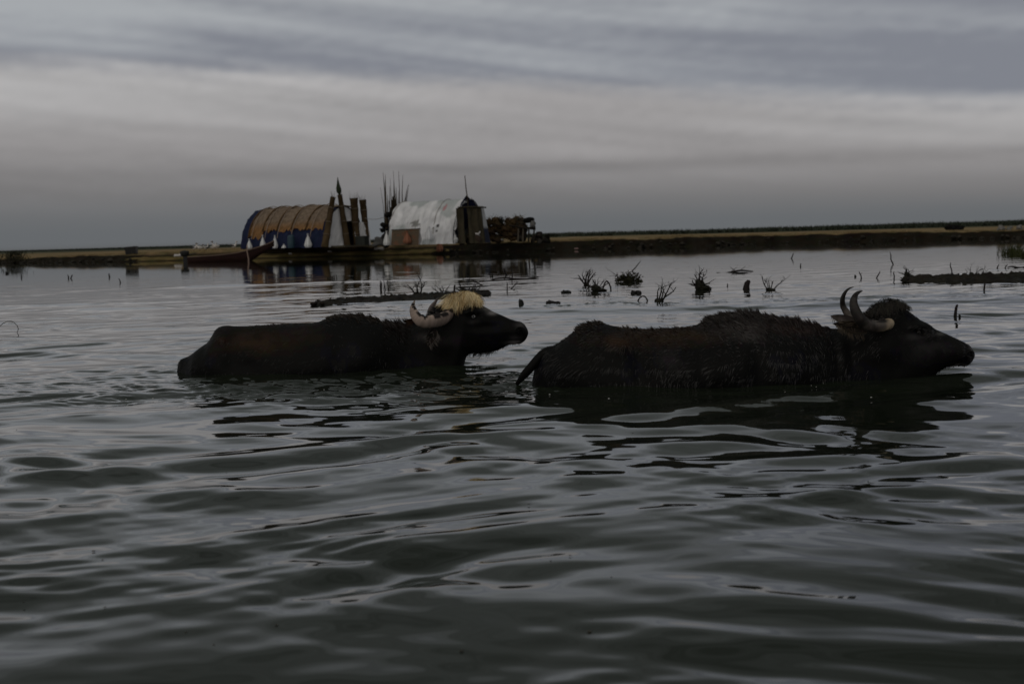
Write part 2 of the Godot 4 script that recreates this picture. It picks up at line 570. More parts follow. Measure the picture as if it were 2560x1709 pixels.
# ---------------------------------------------------------------- water buffalo
func buffalo(spec: Dictionary) -> Node3D:
	var D: float = spec.depth
	var origin := at(spec.mid, 900, D)
	origin.y = 0.0
	var root := thing("water_buffalo", spec.label, "water buffalo", origin, 0.0, "water buffaloes wading in line")
	var top := []
	var bot := []
	var wid := []
	for p in spec.top:
		var q := at(p[0], p[1], D) - origin
		top.append([q.x, q.y])
	for p in spec.bottom:
		var q := at(p[0], p[1], D) - origin
		bot.append([q.x, q.y])
	for p in spec.width:
		wid.append([(at(p[0], 870, D) - origin).x, p[1]])
	var neck: float = (at(spec.neck, 870, D) - origin).x
	var head: float = (at(spec.head, 870, D) - origin).x
	var px: float = D / FOCAL
	var bumps := []
	for b in spec.bumps:
		var q := at(b[0], b[1], D) - origin
		bumps.append([q.x, q.y, b[2] * px, b[3] * px, b[4] * 1.45])
	var tints := []
	for b in spec.tints:
		var q := at(b[0], b[1], D) - origin
		tints.append([q.x, q.y, b[2] * px, b[3] * px, b[4]])
	# stations along the body, closer together towards the rump, the throat and the nose
	var x0: float = top[0][0]
	var x1: float = top[top.size() - 1][0]
	var throat: float = (at(spec.throat, 870, D) - origin).x
	var st := []
	var x := x0 + 0.0005
	while x < x1 - 0.0006:
		st.append(x)
		x += clampf(0.0012 + 0.09 * minf(x - x0, x1 - x), 0.0009, 0.0075 if absf(x - throat) > 0.05 else 0.003)
	st.append(x1 - 0.0004)
	var ring := 112
	var g := Geo.new()
	var knots := PackedVector3Array()
	for k in st.size():
		var sx: float = st[k]
		var T := smooth_table(top, sx, minf(0.015, minf(sx - x0, x1 - sx)))
		var B := smooth_table(bot, sx, minf(0.008, minf(sx - x0, x1 - sx)))
		if B > T - 0.001:
			B = T - 0.001
		var W := smooth_table(wid, sx, 0.04)
		W *= sqrt(clampf((sx - x0) / 0.16, 0.0, 1.0))
		W *= pow(clampf((x1 - sx) / 0.075, 0.0, 1.0), 0.42)
		var body := 1.0 - smoothstep(neck, head, sx)
		var deep := -0.55
		for j in ring:
			var a := TAU * j / ring
			var ca := cos(a)
			var sa := sin(a)
			# head and muzzle: a rounded box, narrower at the jaw
			var hy := (T + B) / 2.0 + (T - B) / 2.0 * signf(ca) * pow(absf(ca), 0.92)
			var hz := W * signf(sa) * pow(absf(sa), 0.72) * (1.0 - 0.22 * maxf(0.0, -ca))
			# trunk: a sharp spine, a sloping shelf down to the flank, then steep sides
			var by := T + (deep - T) * (1.0 - ca) / 2.0
			var up := 0.5 * (T + 0.14 + sqrt((T - 0.14) * (T - 0.14) + 0.012))
			var qd := (T - by) / up
			var prof := table([[0, 0], [0.012, 0.10], [0.05, 0.24], [0.15, 0.45], [0.3, 0.67], [0.45, 0.83], [0.62, 0.94], [0.85, 1.0], [1.1, 1.0]], qd)
			if qd > 1.0:
				prof *= sqrt(maxf(0.0, 1.0 - pow((qd - 1.0) / ((T - deep) / up - 1.0), 2.0)))
			var bz := W * prof * signf(sa)
			var y := lerpf(hy, by, body)
			var z := lerpf(hz, bz, body)
			var grow := 0.0
			for b in bumps:
				var dx: float = (sx - b[0]) / b[2]
				var dy: float = (y - b[1]) / b[3]
				var rr := dx * dx + dy * dy
				if rr < 6.0:
					grow += b[4] * exp(-rr)
			var p := Vector3(sx, y, z)
			grow += 0.006 * lumps.get_noise_3dv(p * 42.0) + 0.004 * lumps.get_noise_3dv(p * 110.0)
			p.z += grow * signf(sa) * smoothstep(0.0, 0.35, absf(sa)) * smoothstep(0.0, 0.05, x1 - sx)
			# colour of the hide; some grey tints paint in its sheen
			var mott := lumps.get_noise_3dv(p * 60.0)
			var col: Color = spec.hide * (1.0 + 0.5 * mott)
			for t in tints:
				var dx: float = (sx - t[0]) / t[2]
				var dy: float = (y - t[1]) / t[3]
				var rr := dx * dx + dy * dy
				if rr < 4.0:
					col = col.lerp(t[4], clampf(exp(-rr) * (1.0 + 1.2 * lumps.get_noise_3dv(p * 130.0)), 0.0, 1.0))
			g.col = col
			g.add(p)
			knots.append(p)
	for k in st.size() - 1:
		for j in ring:
			var n := (j + 1) % ring
			g.quad(k * ring + j, k * ring + n, (k + 1) * ring + n, (k + 1) * ring + j)
	part("body", g, M.hide, root)
	var norm := g.normals()
	# the coat: wet hair lying backwards and down, standing up along the spine
	var hair := Geo.new()
	for k in int(spec.hairs):
		var s := rng.randi_range(2, st.size() - 3)
		var j := int(rng.randf_range(-0.09, 0.50) * ring)
		j = (j + ring) % ring
		var p := knots[s * ring + j]
		if p.y < -0.03:
			continue
		var nn := norm[s * ring + j]
		var along := clampf((p.x - x0) / (x1 - x0), 0.0, 1.0)
		var swirl := lumps.get_noise_3dv(p * 25.0)
		var flow := Vector3(-0.55 + 0.8 * swirl, -0.8, 0.12 * swirl)
		if p.x > head:
			flow = Vector3(-0.9 + 0.6 * swirl, -0.45, 0)
		flow = (flow - nn * flow.dot(nn)).normalized()
		flow = (flow + nn * rng.randf_range(0.01, 0.10) + Vector3(0.5 * lumps.get_noise_3dv(p * 160.0) + rng.randfn(0, 0.08), rng.randfn(0, 0.08), rng.randfn(0, 0.06))).normalized()
		var c: Color = g.c[s * ring + j] * rng.randf_range(0.6, 1.7)
		c = c.lerp(spec.grey, rng.randf() * (0.12 + (spec.face if p.x > head else 0.0) + 0.6 * maxf(0.0, lumps.get_noise_3dv(p * 30.0))))
		hair.col = c
		var out := (nn + Vector3(rng.randfn(0, 0.5), rng.randfn(0, 0.3), rng.randfn(0, 0.3))).normalized()
		var ln := rng.randf_range(0.025, 0.06) * (0.6 if p.x > head else 1.0)
		hair.hair(p - nn * 0.002, flow, out, ln * spec.coat, rng.randf_range(0.0012, 0.0028), -nn * 0.006)
	for band in spec.mane:                                    # [from, to, how many, length, colour, spread from the spine]
		var xa := (at(band[0], 800, D) - origin).x
		var xb := (at(band[1], 800, D) - origin).x
		for k in band[2]:
			var sx := rng.randf_range(xa, xb)
			var s := 0
			var hi := st.size() - 1
			while hi - s > 1:
				var md := (s + hi) >> 1
				if st[md] < sx:
					s = md
				else:
					hi = md
			var reach: float = band[5]
			var j := int(rng.randfn(0.0, reach) * ring)
			j = ((j % ring) + ring) % ring
			var p := knots[s * ring + j]
			var nn := norm[s * ring + j]
			var clump := lumps.get_noise_2d(sx * 300.0, j * 2.0)
			var dir := (nn * 0.55 + Vector3(-0.75 + 1.1 * clump, 0.42 + 0.35 * absf(clump), rng.randfn(0, 0.25))).normalized()
			hair.col = (band[4] as Color) * rng.randf_range(0.55, 1.6)
			hair.hair(p - nn * 0.003, dir, Vector3(rng.randfn(0, 0.3), rng.randfn(0, 0.3), 1.0).normalized(), band[3] * rng.randf_range(0.35, 1.15) * (0.8 + 0.5 * clump) * (0.12 + 0.88 * smoothstep(0.0, 0.22, minf(sx - xa, xb - sx) / (xb - xa))), rng.randf_range(0.0022, 0.0045), Vector3(-0.010, -0.006, 0))
	for band in spec.beard:                                   # [from, to, how many, length] along the underside of the jaw
		var xa := (at(band[0], 800, D) - origin).x
		var xb := (at(band[1], 800, D) - origin).x
		for k in band[2]:
			var sx := rng.randf_range(xa, xb)
			var p := Vector3(sx, smooth_table(bot, sx, 0.01) + 0.006, rng.randfn(0.0, 0.025))
			hair.col = spec.hide * rng.randf_range(0.5, 1.5)
			hair.hair(p, Vector3(-0.35 + rng.randfn(0, 0.3), -1, rng.randfn(0, 0.2)).normalized(), Vector3(rng.randfn(0, 0.3), 0, 1).normalized(), band[3] * pow(rng.randf(), 1.6) * 1.3, rng.randf_range(0.002, 0.0042), Vector3(-0.004, 0, 0))
	var coat := part("coat", hair, M.wet_hair, root)
	coat.set_meta("kind", "stuff")
	# horns
	for h in spec.horns:
		var path := []
		for p in h.path:
			path.append([at(p[0], p[1], D - p[3]) - origin, p[2] * px * 0.5])
		var pts := []
		var rad := []
		var cols := []
		var N := 64
		for k in N:
			var t := k / float(N - 1) * (path.size() - 1)
			var a := int(minf(t, path.size() - 2))
			var f := t - a
			var p0: Vector3 = path[maxi(a - 1, 0)][0]
			var p1: Vector3 = path[a][0]
			var p2: Vector3 = path[a + 1][0]
			var p3: Vector3 = path[mini(a + 2, path.size() - 1)][0]
			pts.append(p1.cubic_interpolate(p2, p0, p3, f))
			var r := lerpf(path[a][1], path[a + 1][1], f)
			var tt := k / float(N - 1)
			r *= 1.0 + 0.018 * sin(tt * 120.0 + 2.5 * sin(tt * 21.0)) * smoothstep(0.95, 0.5, tt) + 0.06 * lumps.get_noise_2d(tt * 260.0, D)
			rad.append(maxf(r, 0.0008))
		var hg := Geo.new()
		hg.tube(pts, rad, 20, h.flat)
		for k in hg.v.size():
			var row := mini(int(k / 20.0), N - 1)
			var tt := row / float(N - 1)
			var p := hg.v[k]
			var dark := smoothstep(h.dark - 0.14, h.dark + 0.14, tt + 0.25 * lumps.get_noise_3dv(p * 190.0))
			var c: Color = (h.base as Color).lerp(h.mid, smoothstep(0.05, 0.3, tt + 0.2 * lumps.get_noise_3dv(p * 120.0))).lerp(h.tip, dark)
			c *= 0.88 + 0.10 * sin(tt * 120.0 + 2.5 * sin(tt * 21.0)) + 0.35 * lumps.get_noise_3dv(p * 150.0)
			if h.crust and p.y > (pts[row] as Vector3).y + rad[row] * 0.45 and lumps.get_noise_3dv(p * 260.0) > -0.12:
				c = Color(0.012, 0.011, 0.009)                        # dried mud along the upper edge
			hg.c[k] = c
		if h.crust:
			for k in 26:
				var row := rng.randi_range(10, 52)
				hg.col = Color(0.012, 0.011, 0.009)
				var s: float = rng.randf_range(0.004, 0.010)
				hg.lump((pts[row] as Vector3) + Vector3(0.004, (rad[row] as float) * 0.9, 0.2 * (rad[row] as float)), Vector3(s * 1.4, s, s), lumps, 0.4, 3.0, 8)
		part("horn", hg, M.horn, root)
	# ears: cupped leaves
	for e in spec.ears:
		var a := at(e[0], e[1], D - e[4]) - origin
		var b := at(e[2], e[3], D - e[5]) - origin
		var eg := Geo.new()
		var ax := (b - a)
		var across := ax.normalized().cross(Vector3(0.15, 0.25, 1.0).normalized()).normalized()
		var outw := across.cross(ax.normalized())
		for side in [0, 1]:
			eg.sheet(14, 9, func(r: int, c: int):
				var t := r / 13.0
				var u := c / 8.0 * 2.0 - 1.0
				var wd: float = e[6] * px * 0.5 * pow(sin(PI * pow(clampf(t * 0.93 + 0.07, 0.0, 1.0), 0.8)), 0.75)
				var p: Vector3 = a + ax * t + across * u * wd + outw * (u * u * wd * 0.55 - 0.012 * t + (0.004 if side == 0 else -0.003))
				var edge := smoothstep(0.72, 1.0, absf(u))
				var col: Color = (e[7] as Color).lerp(e[8], edge * 0.7) if side == 0 else spec.hide
				return [p, col * (0.8 + 0.4 * lumps.get_noise_3dv(p * 300.0))], false, side == 1)
		for k in int(e[9]):                                       # fringe
			var t := rng.randf_range(0.1, 0.95)
			var u := -1.0 if rng.randf() < 0.6 else rng.randf_range(-1.0, 1.0)
			var wd: float = e[6] * px * 0.5 * pow(sin(PI * pow(t * 0.93 + 0.07, 0.8)), 0.75)
			var p: Vector3 = a + ax * t + across * u * wd * 0.95 + outw * 0.006
			eg.col = (e[8] as Color) * rng.randf_range(0.4, 1.3)
			eg.hair(p, (across * signf(u) * 0.7 + Vector3(rng.randfn(0.1, 0.3), -0.6, 0.3)).normalized(), outw, rng.randf_range(0.015, 0.05), 0.0026, Vector3(0, -0.006, 0))
		part("ear", eg, M.hide, root)
	# eyes and nostrils, one on each side of the face
	for side in [1.0, -1.0]:
		var ep := at(spec.eye[0], spec.eye[1], D) - origin
		var dx := 1e9
		var near := Vector3.ZERO
		for k in knots.size():
			var dd := Vector2(knots[k].x - ep.x, knots[k].y - ep.y).length()
			if dd < dx and knots[k].z > 0.0:
				dx = dd
				near = knots[k]
		var eg := Geo.new()
		eg.sheet(11, 16, func(r: int, c: int):
			var lat := PI * r / 10.0
			var lon := TAU * c / 16.0
			var dirv := Vector3(sin(lat) * cos(lon), sin(lat) * sin(lon), cos(lat) * side)
			var col := Color(0.006, 0.005, 0.004)
			if lat > 0.42 and lat < 0.95:
				col = spec.iris
			return [Vector3(near.x, near.y, (near.z - 0.006) * side) + dirv * 0.016, col], true, side > 0.0)
		part("eye", eg, M.eye, root)
		# lids
		var lid := Geo.new()
		lid.col = spec.hide * 0.8
		var lp := []
		var lr := []
		for k in 17:
			var a := TAU * k / 16.0
			lp.append(Vector3(near.x + cos(a) * 0.023, near.y + sin(a) * 0.015 + 0.004 * cos(a), (near.z + 0.002) * side))
			lr.append(0.0058)
		lid.tube(lp, lr, 7)
		part("eyelid", lid, M.hide, root)
		var np := at(spec.nostril[0], spec.nostril[1], D) - origin
		dx = 1e9
		for k in knots.size():
			var dd := Vector2(knots[k].x - np.x, knots[k].y - np.y).length()
			if dd < dx and knots[k].z > 0.0:
				dx = dd
				near = knots[k]
		var ng := Geo.new()
		ng.col = Color(0.0025, 0.002, 0.002)
		ng.lump(Vector3(near.x, near.y, (near.z - 0.008) * side), Vector3(0.020, 0.015, 0.0115), lumps, 0.1, 2.0, 14)
		part("nostril", ng, M.hide, root)
		var rim := Geo.new()
		rim.col = spec.hide * 1.6
		lp = []
		lr = []
		for k in 15:
			var a := TAU * (0.02 + 0.72 * k / 14.0)
			lp.append(Vector3(near.x + cos(a) * 0.027, near.y + sin(a) * 0.020, (near.z + 0.001 - 0.008 * cos(a)) * side))
			lr.append(0.006 * sin(PI * (k + 0.6) / 15.2) + 0.001)
		rim.tube(lp, lr, 7)
		part("nostril_rim", rim, M.hide, root)
	return root


func add_tuft(root: Node3D, D: float, crown: Array, hairs: int, shade: Array, fall: float, label := "") -> void:   # crown: [[x, y] along the top of the poll], hair falls to both sides
	var g := Geo.new()
	var origin := root.position
	var line := []
	for p in crown:
		line.append(at(p[0], p[1], D) - origin)
	for k in hairs:
		var t := rng.randf() * (line.size() - 1)
		var a := int(minf(t, line.size() - 2))
		var p: Vector3 = (line[a] as Vector3).lerp(line[a + 1], t - a)
		var side := 1.0 if rng.randf() < 0.72 else -1.0
		var layer := rng.randf()
		var curl := lumps.get_noise_2d(t * 160.0, layer * 60.0)
		var along: float = (t / (line.size() - 1)) * 2.0 - 1.0
		var pts := []
		var rad := []
		var tuft := floorf(t * 8.0 + 0.6 * sin(layer * 9.0)) * 31.0 + side * 7.0
		var lock := 1.6 * lumps.get_noise_2d(tuft, floorf(layer * 3.0) * 17.0)
		var tone := 1.6 * lumps.get_noise_2d(tuft * 1.7 + 400.0, floorf(layer * 3.0) * 23.0)
		var ln := fall * lerpf(1.0, 0.5, smoothstep(-0.2, 1.0, along)) * rng.randf_range(0.5, 1.1) * (1.0 + 0.8 * lock)
		var q := p + Vector3(0, -0.016 * layer + 0.030 * lock, side * 0.06 * rng.randf())
		var dir := Vector3(along * 0.05 + 0.9 * curl + 0.9 * lock + rng.randfn(0, 0.28), 0.45 - 0.5 * layer, side * rng.randf_range(0.5, 1.0)).normalized()
		g.col = (shade[clampi(int((tone * 0.6 + 0.5 + rng.randfn(0, 0.16)) * shade.size()), 0, shade.size() - 1)] as Color) * rng.randf_range(0.75, 1.2)
		var side_v := Vector3(1, 0, 0.1 * side) * rng.randf_range(0.0010, 0.0022)
		var prev := -1
		for s in 5:
			var f := s / 4.0
			var wv := side_v * (1.0 - 0.75 * f)
			var l := g.add(q - wv)
			var r := g.add(q + wv)
			if prev >= 0:
				g.quad(prev, prev + 1, r, l)
			prev = l
			q += dir * ln / 4.0
			dir = (dir + Vector3(0.5 * curl - 0.4 * lock, -0.60, -0.10 * side)).normalized()
	var o := part("forelock", g, M.hair, root)
	o.set_meta("kind", "stuff")
	if label:
		o.set_meta("label", label)


func make_buffaloes() -> void:
	rng.seed = 301
	var black := Color(0.0062, 0.0062, 0.0067)
	var rust := Color(0.025, 0.0160, 0.0105)
	var brown := Color(0.020, 0.0135, 0.009)
	var grey := Color(0.055, 0.052, 0.054)
	# the one behind, with the fair poll
	var D := 10.05
	var a := buffalo({
		"label": "black water buffalo with blond tuft on its poll, pale curved horns and raised muzzle", "depth": D, "mid": 780.0, "neck": 985.0, "head": 1095.0, "throat": 1163.0,
		"top": [[439.5, 955], [441, 925], [444, 909], [450, 898], [464, 893], [475, 888], [496, 871], [521, 854], [532, 837], [538, 825], [545, 818.5], [553, 815], [570, 813], [583, 815], [613, 815], [677, 811.5], [741, 808.5], [783, 807], [800, 803], [826, 792.5], [858, 788], [900, 789.5], [929, 795], [963, 806], [985, 810], [1020, 812], [1060, 796], [1085, 778], [1100, 765], [1115, 754], [1140, 745], [1165, 743], [1185, 750], [1203, 763], [1211, 766], [1234, 779.5], [1256, 788.5], [1279, 799], [1292, 802.5], [1301, 804], [1309, 808], [1315, 814], [1319, 822], [1321, 831]],
		"bottom": [[439, 1100], [1130, 1100], [1150, 1010], [1158, 930], [1161, 908], [1165, 893], [1172, 884], [1182, 882], [1200, 883], [1222, 880], [1245, 875], [1265, 865], [1272, 861], [1290, 860], [1303, 858], [1312, 852], [1318, 843], [1320.5, 835], [1321.2, 831.5]],
		"width": [[439, 0.10], [480, 0.20], [560, 0.32], [680, 0.40], [780, 0.43], [860, 0.40], [930, 0.34], [990, 0.25], [1050, 0.185], [1100, 0.165], [1140, 0.155], [1180, 0.138], [1220, 0.108], [1260, 0.090], [1290, 0.092], [1322, 0.085]],
		"bumps": [[568, 838, 24, 16, 0.05], [515, 895, 40, 34, 0.03], [640, 905, 50, 34, -0.035], [600, 880, 20, 40, -0.02], [780, 900, 120, 50, 0.02], [925, 880, 55, 55, 0.035], [868, 890, 26, 60, -0.02], [1005, 890, 45, 40, -0.015], [1110, 855, 34, 26, 0.018], [1180, 776, 20, 8, 0.022], [1184, 788, 11, 8, -0.016], [1210, 815, 36, 9, -0.010], [1200, 835, 40, 12, 0.006], [1304, 822, 14, 11, 0.010], [1285, 850, 26, 4, -0.010], [1285, 858, 26, 5, 0.008]],
		"tints": [[655, 848, 85, 22, Color(0.030, 0.0175, 0.009)], [575, 845, 16, 8, Color(0.026, 0.0155, 0.010)], [760, 830, 60, 20, Color(0.017, 0.012, 0.008)], [1286, 848, 16, 9, Color(0.062, 0.058, 0.060)], [1303, 811, 12, 7, Color(0.052, 0.049, 0.050)], [1186, 803, 12, 4, Color(0.05, 0.047, 0.047)], [1150, 850, 50, 16, Color(0.0125, 0.0115, 0.012)], [1230, 781, 13, 5, Color(0.20, 0.19, 0.19)], [1218, 771, 14, 5, Color(0.10, 0.095, 0.09)], [1072, 838, 20, 8, Color(0.06, 0.055, 0.055)]],
		"hide": black, "grey": grey, "face": 0.12, "hairs": 42000, "coat": 0.8,
		"mane": [[800, 1030, 2400, 0.045, brown, 0.030], [960, 1040, 1500, 0.075, Color(0.014, 0.010, 0.009), 0.07], [600, 800, 900, 0.018, brown, 0.035], [1070, 1112, 700, 0.05, black, 0.09]],
		"beard": [[1164, 1225, 190, 0.045], [1212, 1275, 130, 0.022], [1275, 1304, 50, 0.018]],
		"horns": [
			{"path": [[1122, 786, 33, 0.06], [1120, 789, 37, 0.13], [1105, 797.5, 39, 0.20], [1080, 803, 36, 0.27], [1060, 804, 33, 0.30], [1045, 796.5, 29, 0.31], [1035.5, 783.5, 25, 0.30], [1031.5, 770, 18, 0.28], [1033, 760, 10, 0.26], [1037, 750, 2, 0.24]], "flat": 0.62, "base": Color(0.31, 0.235, 0.195), "mid": Color(0.40, 0.315, 0.275), "tip": Color(0.06, 0.05, 0.043), "dark": 0.90, "crust": true},
			{"path": [[1132, 780, 34, -0.11], [1105, 790, 33, -0.20], [1085, 790, 28, -0.27], [1078, 780, 22, -0.31], [1080, 768, 17, -0.30], [1087, 756, 10, -0.28], [1096, 744, 2, -0.26]], "flat": 0.7, "base": Color(0.20, 0.17, 0.16), "mid": Color(0.16, 0.135, 0.13), "tip": Color(0.05, 0.045, 0.042), "dark": 1.0, "crust": false}],
		# base x, y, tip x, y, distance towards the camera at base and tip, width, inside colour, rim colour, fringe
		"ears": [[1086, 824, 1069, 866, 0.165, 0.21, 26, Color(0.016, 0.012, 0.011), Color(0.13, 0.115, 0.105), 60], [1078, 818, 1013, 800, -0.05, 0.06, 27, Color(0.035, 0.018, 0.012), Color(0.05, 0.028, 0.02), 60]],
		"eye": [1183, 787.5], "iris": Color(0.42, 0.42, 0.44), "nostril": [1300, 822]})
	add_tuft(a, D, [[1121, 754], [1134, 744], [1150, 739], [1168, 736.5], [1183, 743], [1197, 755]], 6500, [Color(0.22, 0.14, 0.06), Color(0.46, 0.31, 0.13), Color(0.66, 0.48, 0.23), Color(0.80, 0.62, 0.33), Color(0.88, 0.74, 0.46), Color(0.88, 0.76, 0.50)], 0.112, "blond forelock of long coarse hair")
	# the one in front, with dark swept-up horns
	D = 8.6
	var b := buffalo({
		"label": "black shaggy water buffalo with dark upswept horns, leading and low in the water", "depth": D, "mid": 1850.0, "neck": 2070.0, "head": 2190.0, "throat": 2342.0,
		"top": [[1331, 985], [1332.5, 945], [1334, 917], [1340, 903], [1346, 893], [1354, 879], [1359, 870], [1369, 866], [1387, 864], [1408, 850], [1423, 839], [1438, 827], [1454, 814], [1474, 806.5], [1497, 806], [1523, 812], [1548, 818], [1574, 823], [1612, 824.5], [1650, 823.5], [1689, 822], [1727, 818], [1752, 809.5], [1778, 797.5], [1804, 788], [1842, 785], [1880, 784], [1937, 794], [1975, 800], [2013, 809], [2052, 817], [2082, 821], [2120, 822], [2145, 806], [2162, 790], [2179, 780], [2197, 765], [2218, 758], [2238, 758], [2258, 769], [2279, 783], [2294, 796.5], [2308, 803], [2320, 808], [2333, 820], [2358, 831], [2384, 842.5], [2409, 854.5], [2421, 861.5], [2429, 868.5], [2434, 877], [2436.5, 887]],
		"bottom": [[1331, 1130], [2230, 1130], [2300, 985], [2330, 944], [2343, 929], [2361, 919], [2381, 912], [2396, 914.5], [2419, 912], [2429, 905], [2434, 896], [2436.3, 888]],
		"width": [[1331, 0.20], [1400, 0.27], [1480, 0.34], [1600, 0.41], [1720, 0.435], [1850, 0.41], [1950, 0.35], [2040, 0.27], [2110, 0.20], [2170, 0.165], [2240, 0.155], [2290, 0.140], [2330, 0.115], [2380, 0.092], [2410, 0.090], [2437, 0.082]],
		"bumps": [[1540, 850, 32, 22, 0.055], [1480, 815, 30, 12, 0.02], [1400, 905, 55, 45, 0.035], [1590, 905, 26, 45, -0.045], [1640, 880, 40, 24, -0.02], [1760, 905, 110, 45, 0.03], [1690, 900, 20, 50, 0.008], [1730, 900, 16, 50, -0.010], [1950, 890, 60, 60, 0.03], [1870, 905, 26, 60, -0.02], [2072, 890, 8, 46, -0.007], [2092, 880, 9, 50, 0.007], [2113, 895, 8, 40, -0.006], [2190, 870, 40, 32, 0.018], [2284, 813, 24, 9, 0.026], [2288, 827, 13, 9, -0.016], [2320, 815, 14, 14, 0.01], [2330, 855, 40, 12, -0.010], [2425, 882, 12, 12, 0.010], [2400, 902, 28, 4, -0.008], [2220, 790, 30, 20, 0.012]],
		"tints": [[1600, 842, 120, 17, rust], [1545, 845, 26, 12, Color(0.034, 0.0175, 0.0105)], [1700, 835, 70, 16, Color(0.026, 0.016, 0.0105)], [1850, 815, 70, 22, Color(0.034, 0.029, 0.028)], [1850, 830, 30, 10, Color(0.05, 0.047, 0.046)], [1990, 815, 60, 14, Color(0.036, 0.024, 0.022)], [1660, 885, 26, 20, Color(0.016, 0.015, 0.016)], [2300, 870, 60, 26, Color(0.022, 0.0205, 0.022)], [2425, 868, 10, 8, Color(0.060, 0.057, 0.058)], [2270, 838, 26, 7, Color(0.034, 0.032, 0.034)], [2345, 832, 14, 4, Color(0.06, 0.06, 0.06)]],  # greys on flank and shoulder are sheen put into the colour
		"hide": black, "grey": Color(0.125, 0.118, 0.124), "face": 0.34, "hairs": 90000, "coat": 1.0,
		"mane": [[1430, 1530, 1300, 0.034, brown, 0.05], [1520, 1760, 2600, 0.036, rust, 0.05], [1740, 1960, 4200, 0.055, Color(0.030, 0.025, 0.023), 0.06], [1900, 2090, 3800, 0.058, Color(0.029, 0.0215, 0.021), 0.05], [1790, 1900, 700, 0.050, Color(0.085, 0.080, 0.079), 0.085], [2155, 2200, 900, 0.040, Color(0.017, 0.014, 0.012), 0.06], [2190, 2330, 2600, 0.022, Color(0.014, 0.012, 0.010), 0.10], [1360, 1440, 500, 0.014, black, 0.04]],
		"beard": [[2330, 2385, 260, 0.020], [2380, 2425, 240, 0.018]],
		"horns": [
			{"path": [[2222, 808, 30, 0.06], [2219, 810.5, 33, 0.135], [2199.5, 815, 33, 0.21], [2175, 813.5, 32, 0.27], [2157, 805, 31, 0.30], [2143.5, 785, 27, 0.31], [2135.5, 764.5, 23, 0.30], [2135.5, 747, 18, 0.28], [2143.5, 733, 11, 0.26], [2157, 726.5, 2, 0.24]], "flat": 0.85, "base": Color(0.50, 0.40, 0.285), "mid": Color(0.115, 0.098, 0.092), "tip": Color(0.022, 0.019, 0.018), "dark": 0.42, "crust": true},
			{"path": [[2215, 800, 32, -0.11], [2180, 806, 31, -0.21], [2140, 801, 29, -0.29], [2123, 788, 26, -0.32], [2109.5, 767, 22, -0.32], [2107, 749, 18, -0.30], [2112, 733.5, 13, -0.28], [2122, 722, 7, -0.26], [2135, 717, 1.6, -0.24]], "flat": 0.7, "base": Color(0.16, 0.13, 0.11), "mid": Color(0.10, 0.085, 0.075), "tip": Color(0.022, 0.019, 0.017), "dark": 0.55, "crust": false}],
		"ears": [[2166, 826, 2086, 808, 0.16, 0.24, 30, Color(0.030, 0.024, 0.020), Color(0.10, 0.08, 0.06), 170], [2146, 812, 2077, 788, -0.06, -0.10, 26, Color(0.085, 0.072, 0.068), Color(0.05, 0.042, 0.04), 40]],
		"eye": [2286, 827], "iris": Color(0.06, 0.058, 0.058), "nostril": [2416, 884]})
	add_tuft(b, D, [[2180, 779], [2197, 763], [2220, 755], [2242, 757], [2262, 769]], 2600, [Color(0.020, 0.017, 0.014), Color(0.013, 0.011, 0.010), Color(0.030, 0.026, 0.020)], 0.085)
	# tail hanging into the water
	var tg := Geo.new()
	tg.col = black
	var tp := []
	var tr := []
	for q in [[1408, 884, 30, 0.02], [1388, 878, 26, 0.03], [1370, 878, 23, 0.04], [1355, 886, 22, 0.05], [1342, 900, 22, 0.06], [1328, 917, 22, 0.07], [1313, 934, 21, 0.06], [1303, 946, 16, 0.05], [1292, 960, 9, 0.03]]:
		tp.append(at(q[0], q[1], D - q[3]) - b.position)
		tr.append(q[2] * 0.5 * D / FOCAL)
	tg.tube(tp, tr, 12)
	part("tail", tg, M.hide, b)


# ---------------------------------------------------------------- huts
func arch(W: float, H: float, a: float, lean := 1.12) -> Vector2:          # a from 0 (near foot) to 1 (far foot)
	var t := PI * a
	return Vector2(W / 2.0 * signf(cos(t)) * pow(absf(cos(t)), lean), H * pow(maxf(sin(t), 0.0), 0.95))


func arch_sheet(g: Geo, W: float, H: float, xa: float, xb: float, a0: float, a1: float, rows: int, cols: int, out: float, shade: Callable, sag := 0.03) -> void:
	g.sheet(rows, cols, func(r: int, c: int):
		var x := lerpf(xa, xb, r / float(rows - 1))
		var ragged := 0.035 * lumps.get_noise_2d(x * 55.0, a0 * 900.0) if a0 > 0.01 else 0.0
		var a := lerpf(a0 + ragged, a1 - ragged, c / float(cols - 1))
		var p := arch(W, H, a)
		var n := (p - Vector2(0, H * 0.3)).normalized()
		var wob := out + sag * lumps.get_noise_3d(x * 40.0, p.y * 40.0, p.x * 40.0)
		var q := p + n * wob
		q.y = maxf(q.y, -0.05)
		return [Vector3(x, q.y, q.x), shade.call(x, a, q.y)])


func sack(label: String, col: Color, p: Vector3, h: float, w: float, group: String) -> void:
	var g := Geo.new()
	g.sheet(9, 12, func(r: int, c: int):
		var t := r / 8.0
		var a := TAU * c / 12.0
		var rr := w * 0.5 * table([[0, 0.75], [0.12, 1.0], [0.35, 0.8], [0.7, 0.36], [0.88, 0.12], [0.93, 0.2], [1.0, 0.3]], t) * (1.0 + 0.16 * sin(a * 5.0 + t * 2.0))
		return [Vector3(cos(a) * rr, t * h, sin(a) * rr), col * (0.9 + 0.2 * sin(a * 5.0))], true)
	g.col = col
	solo("sack", g, M.cloth, label, "sack", p, 0.0, group)


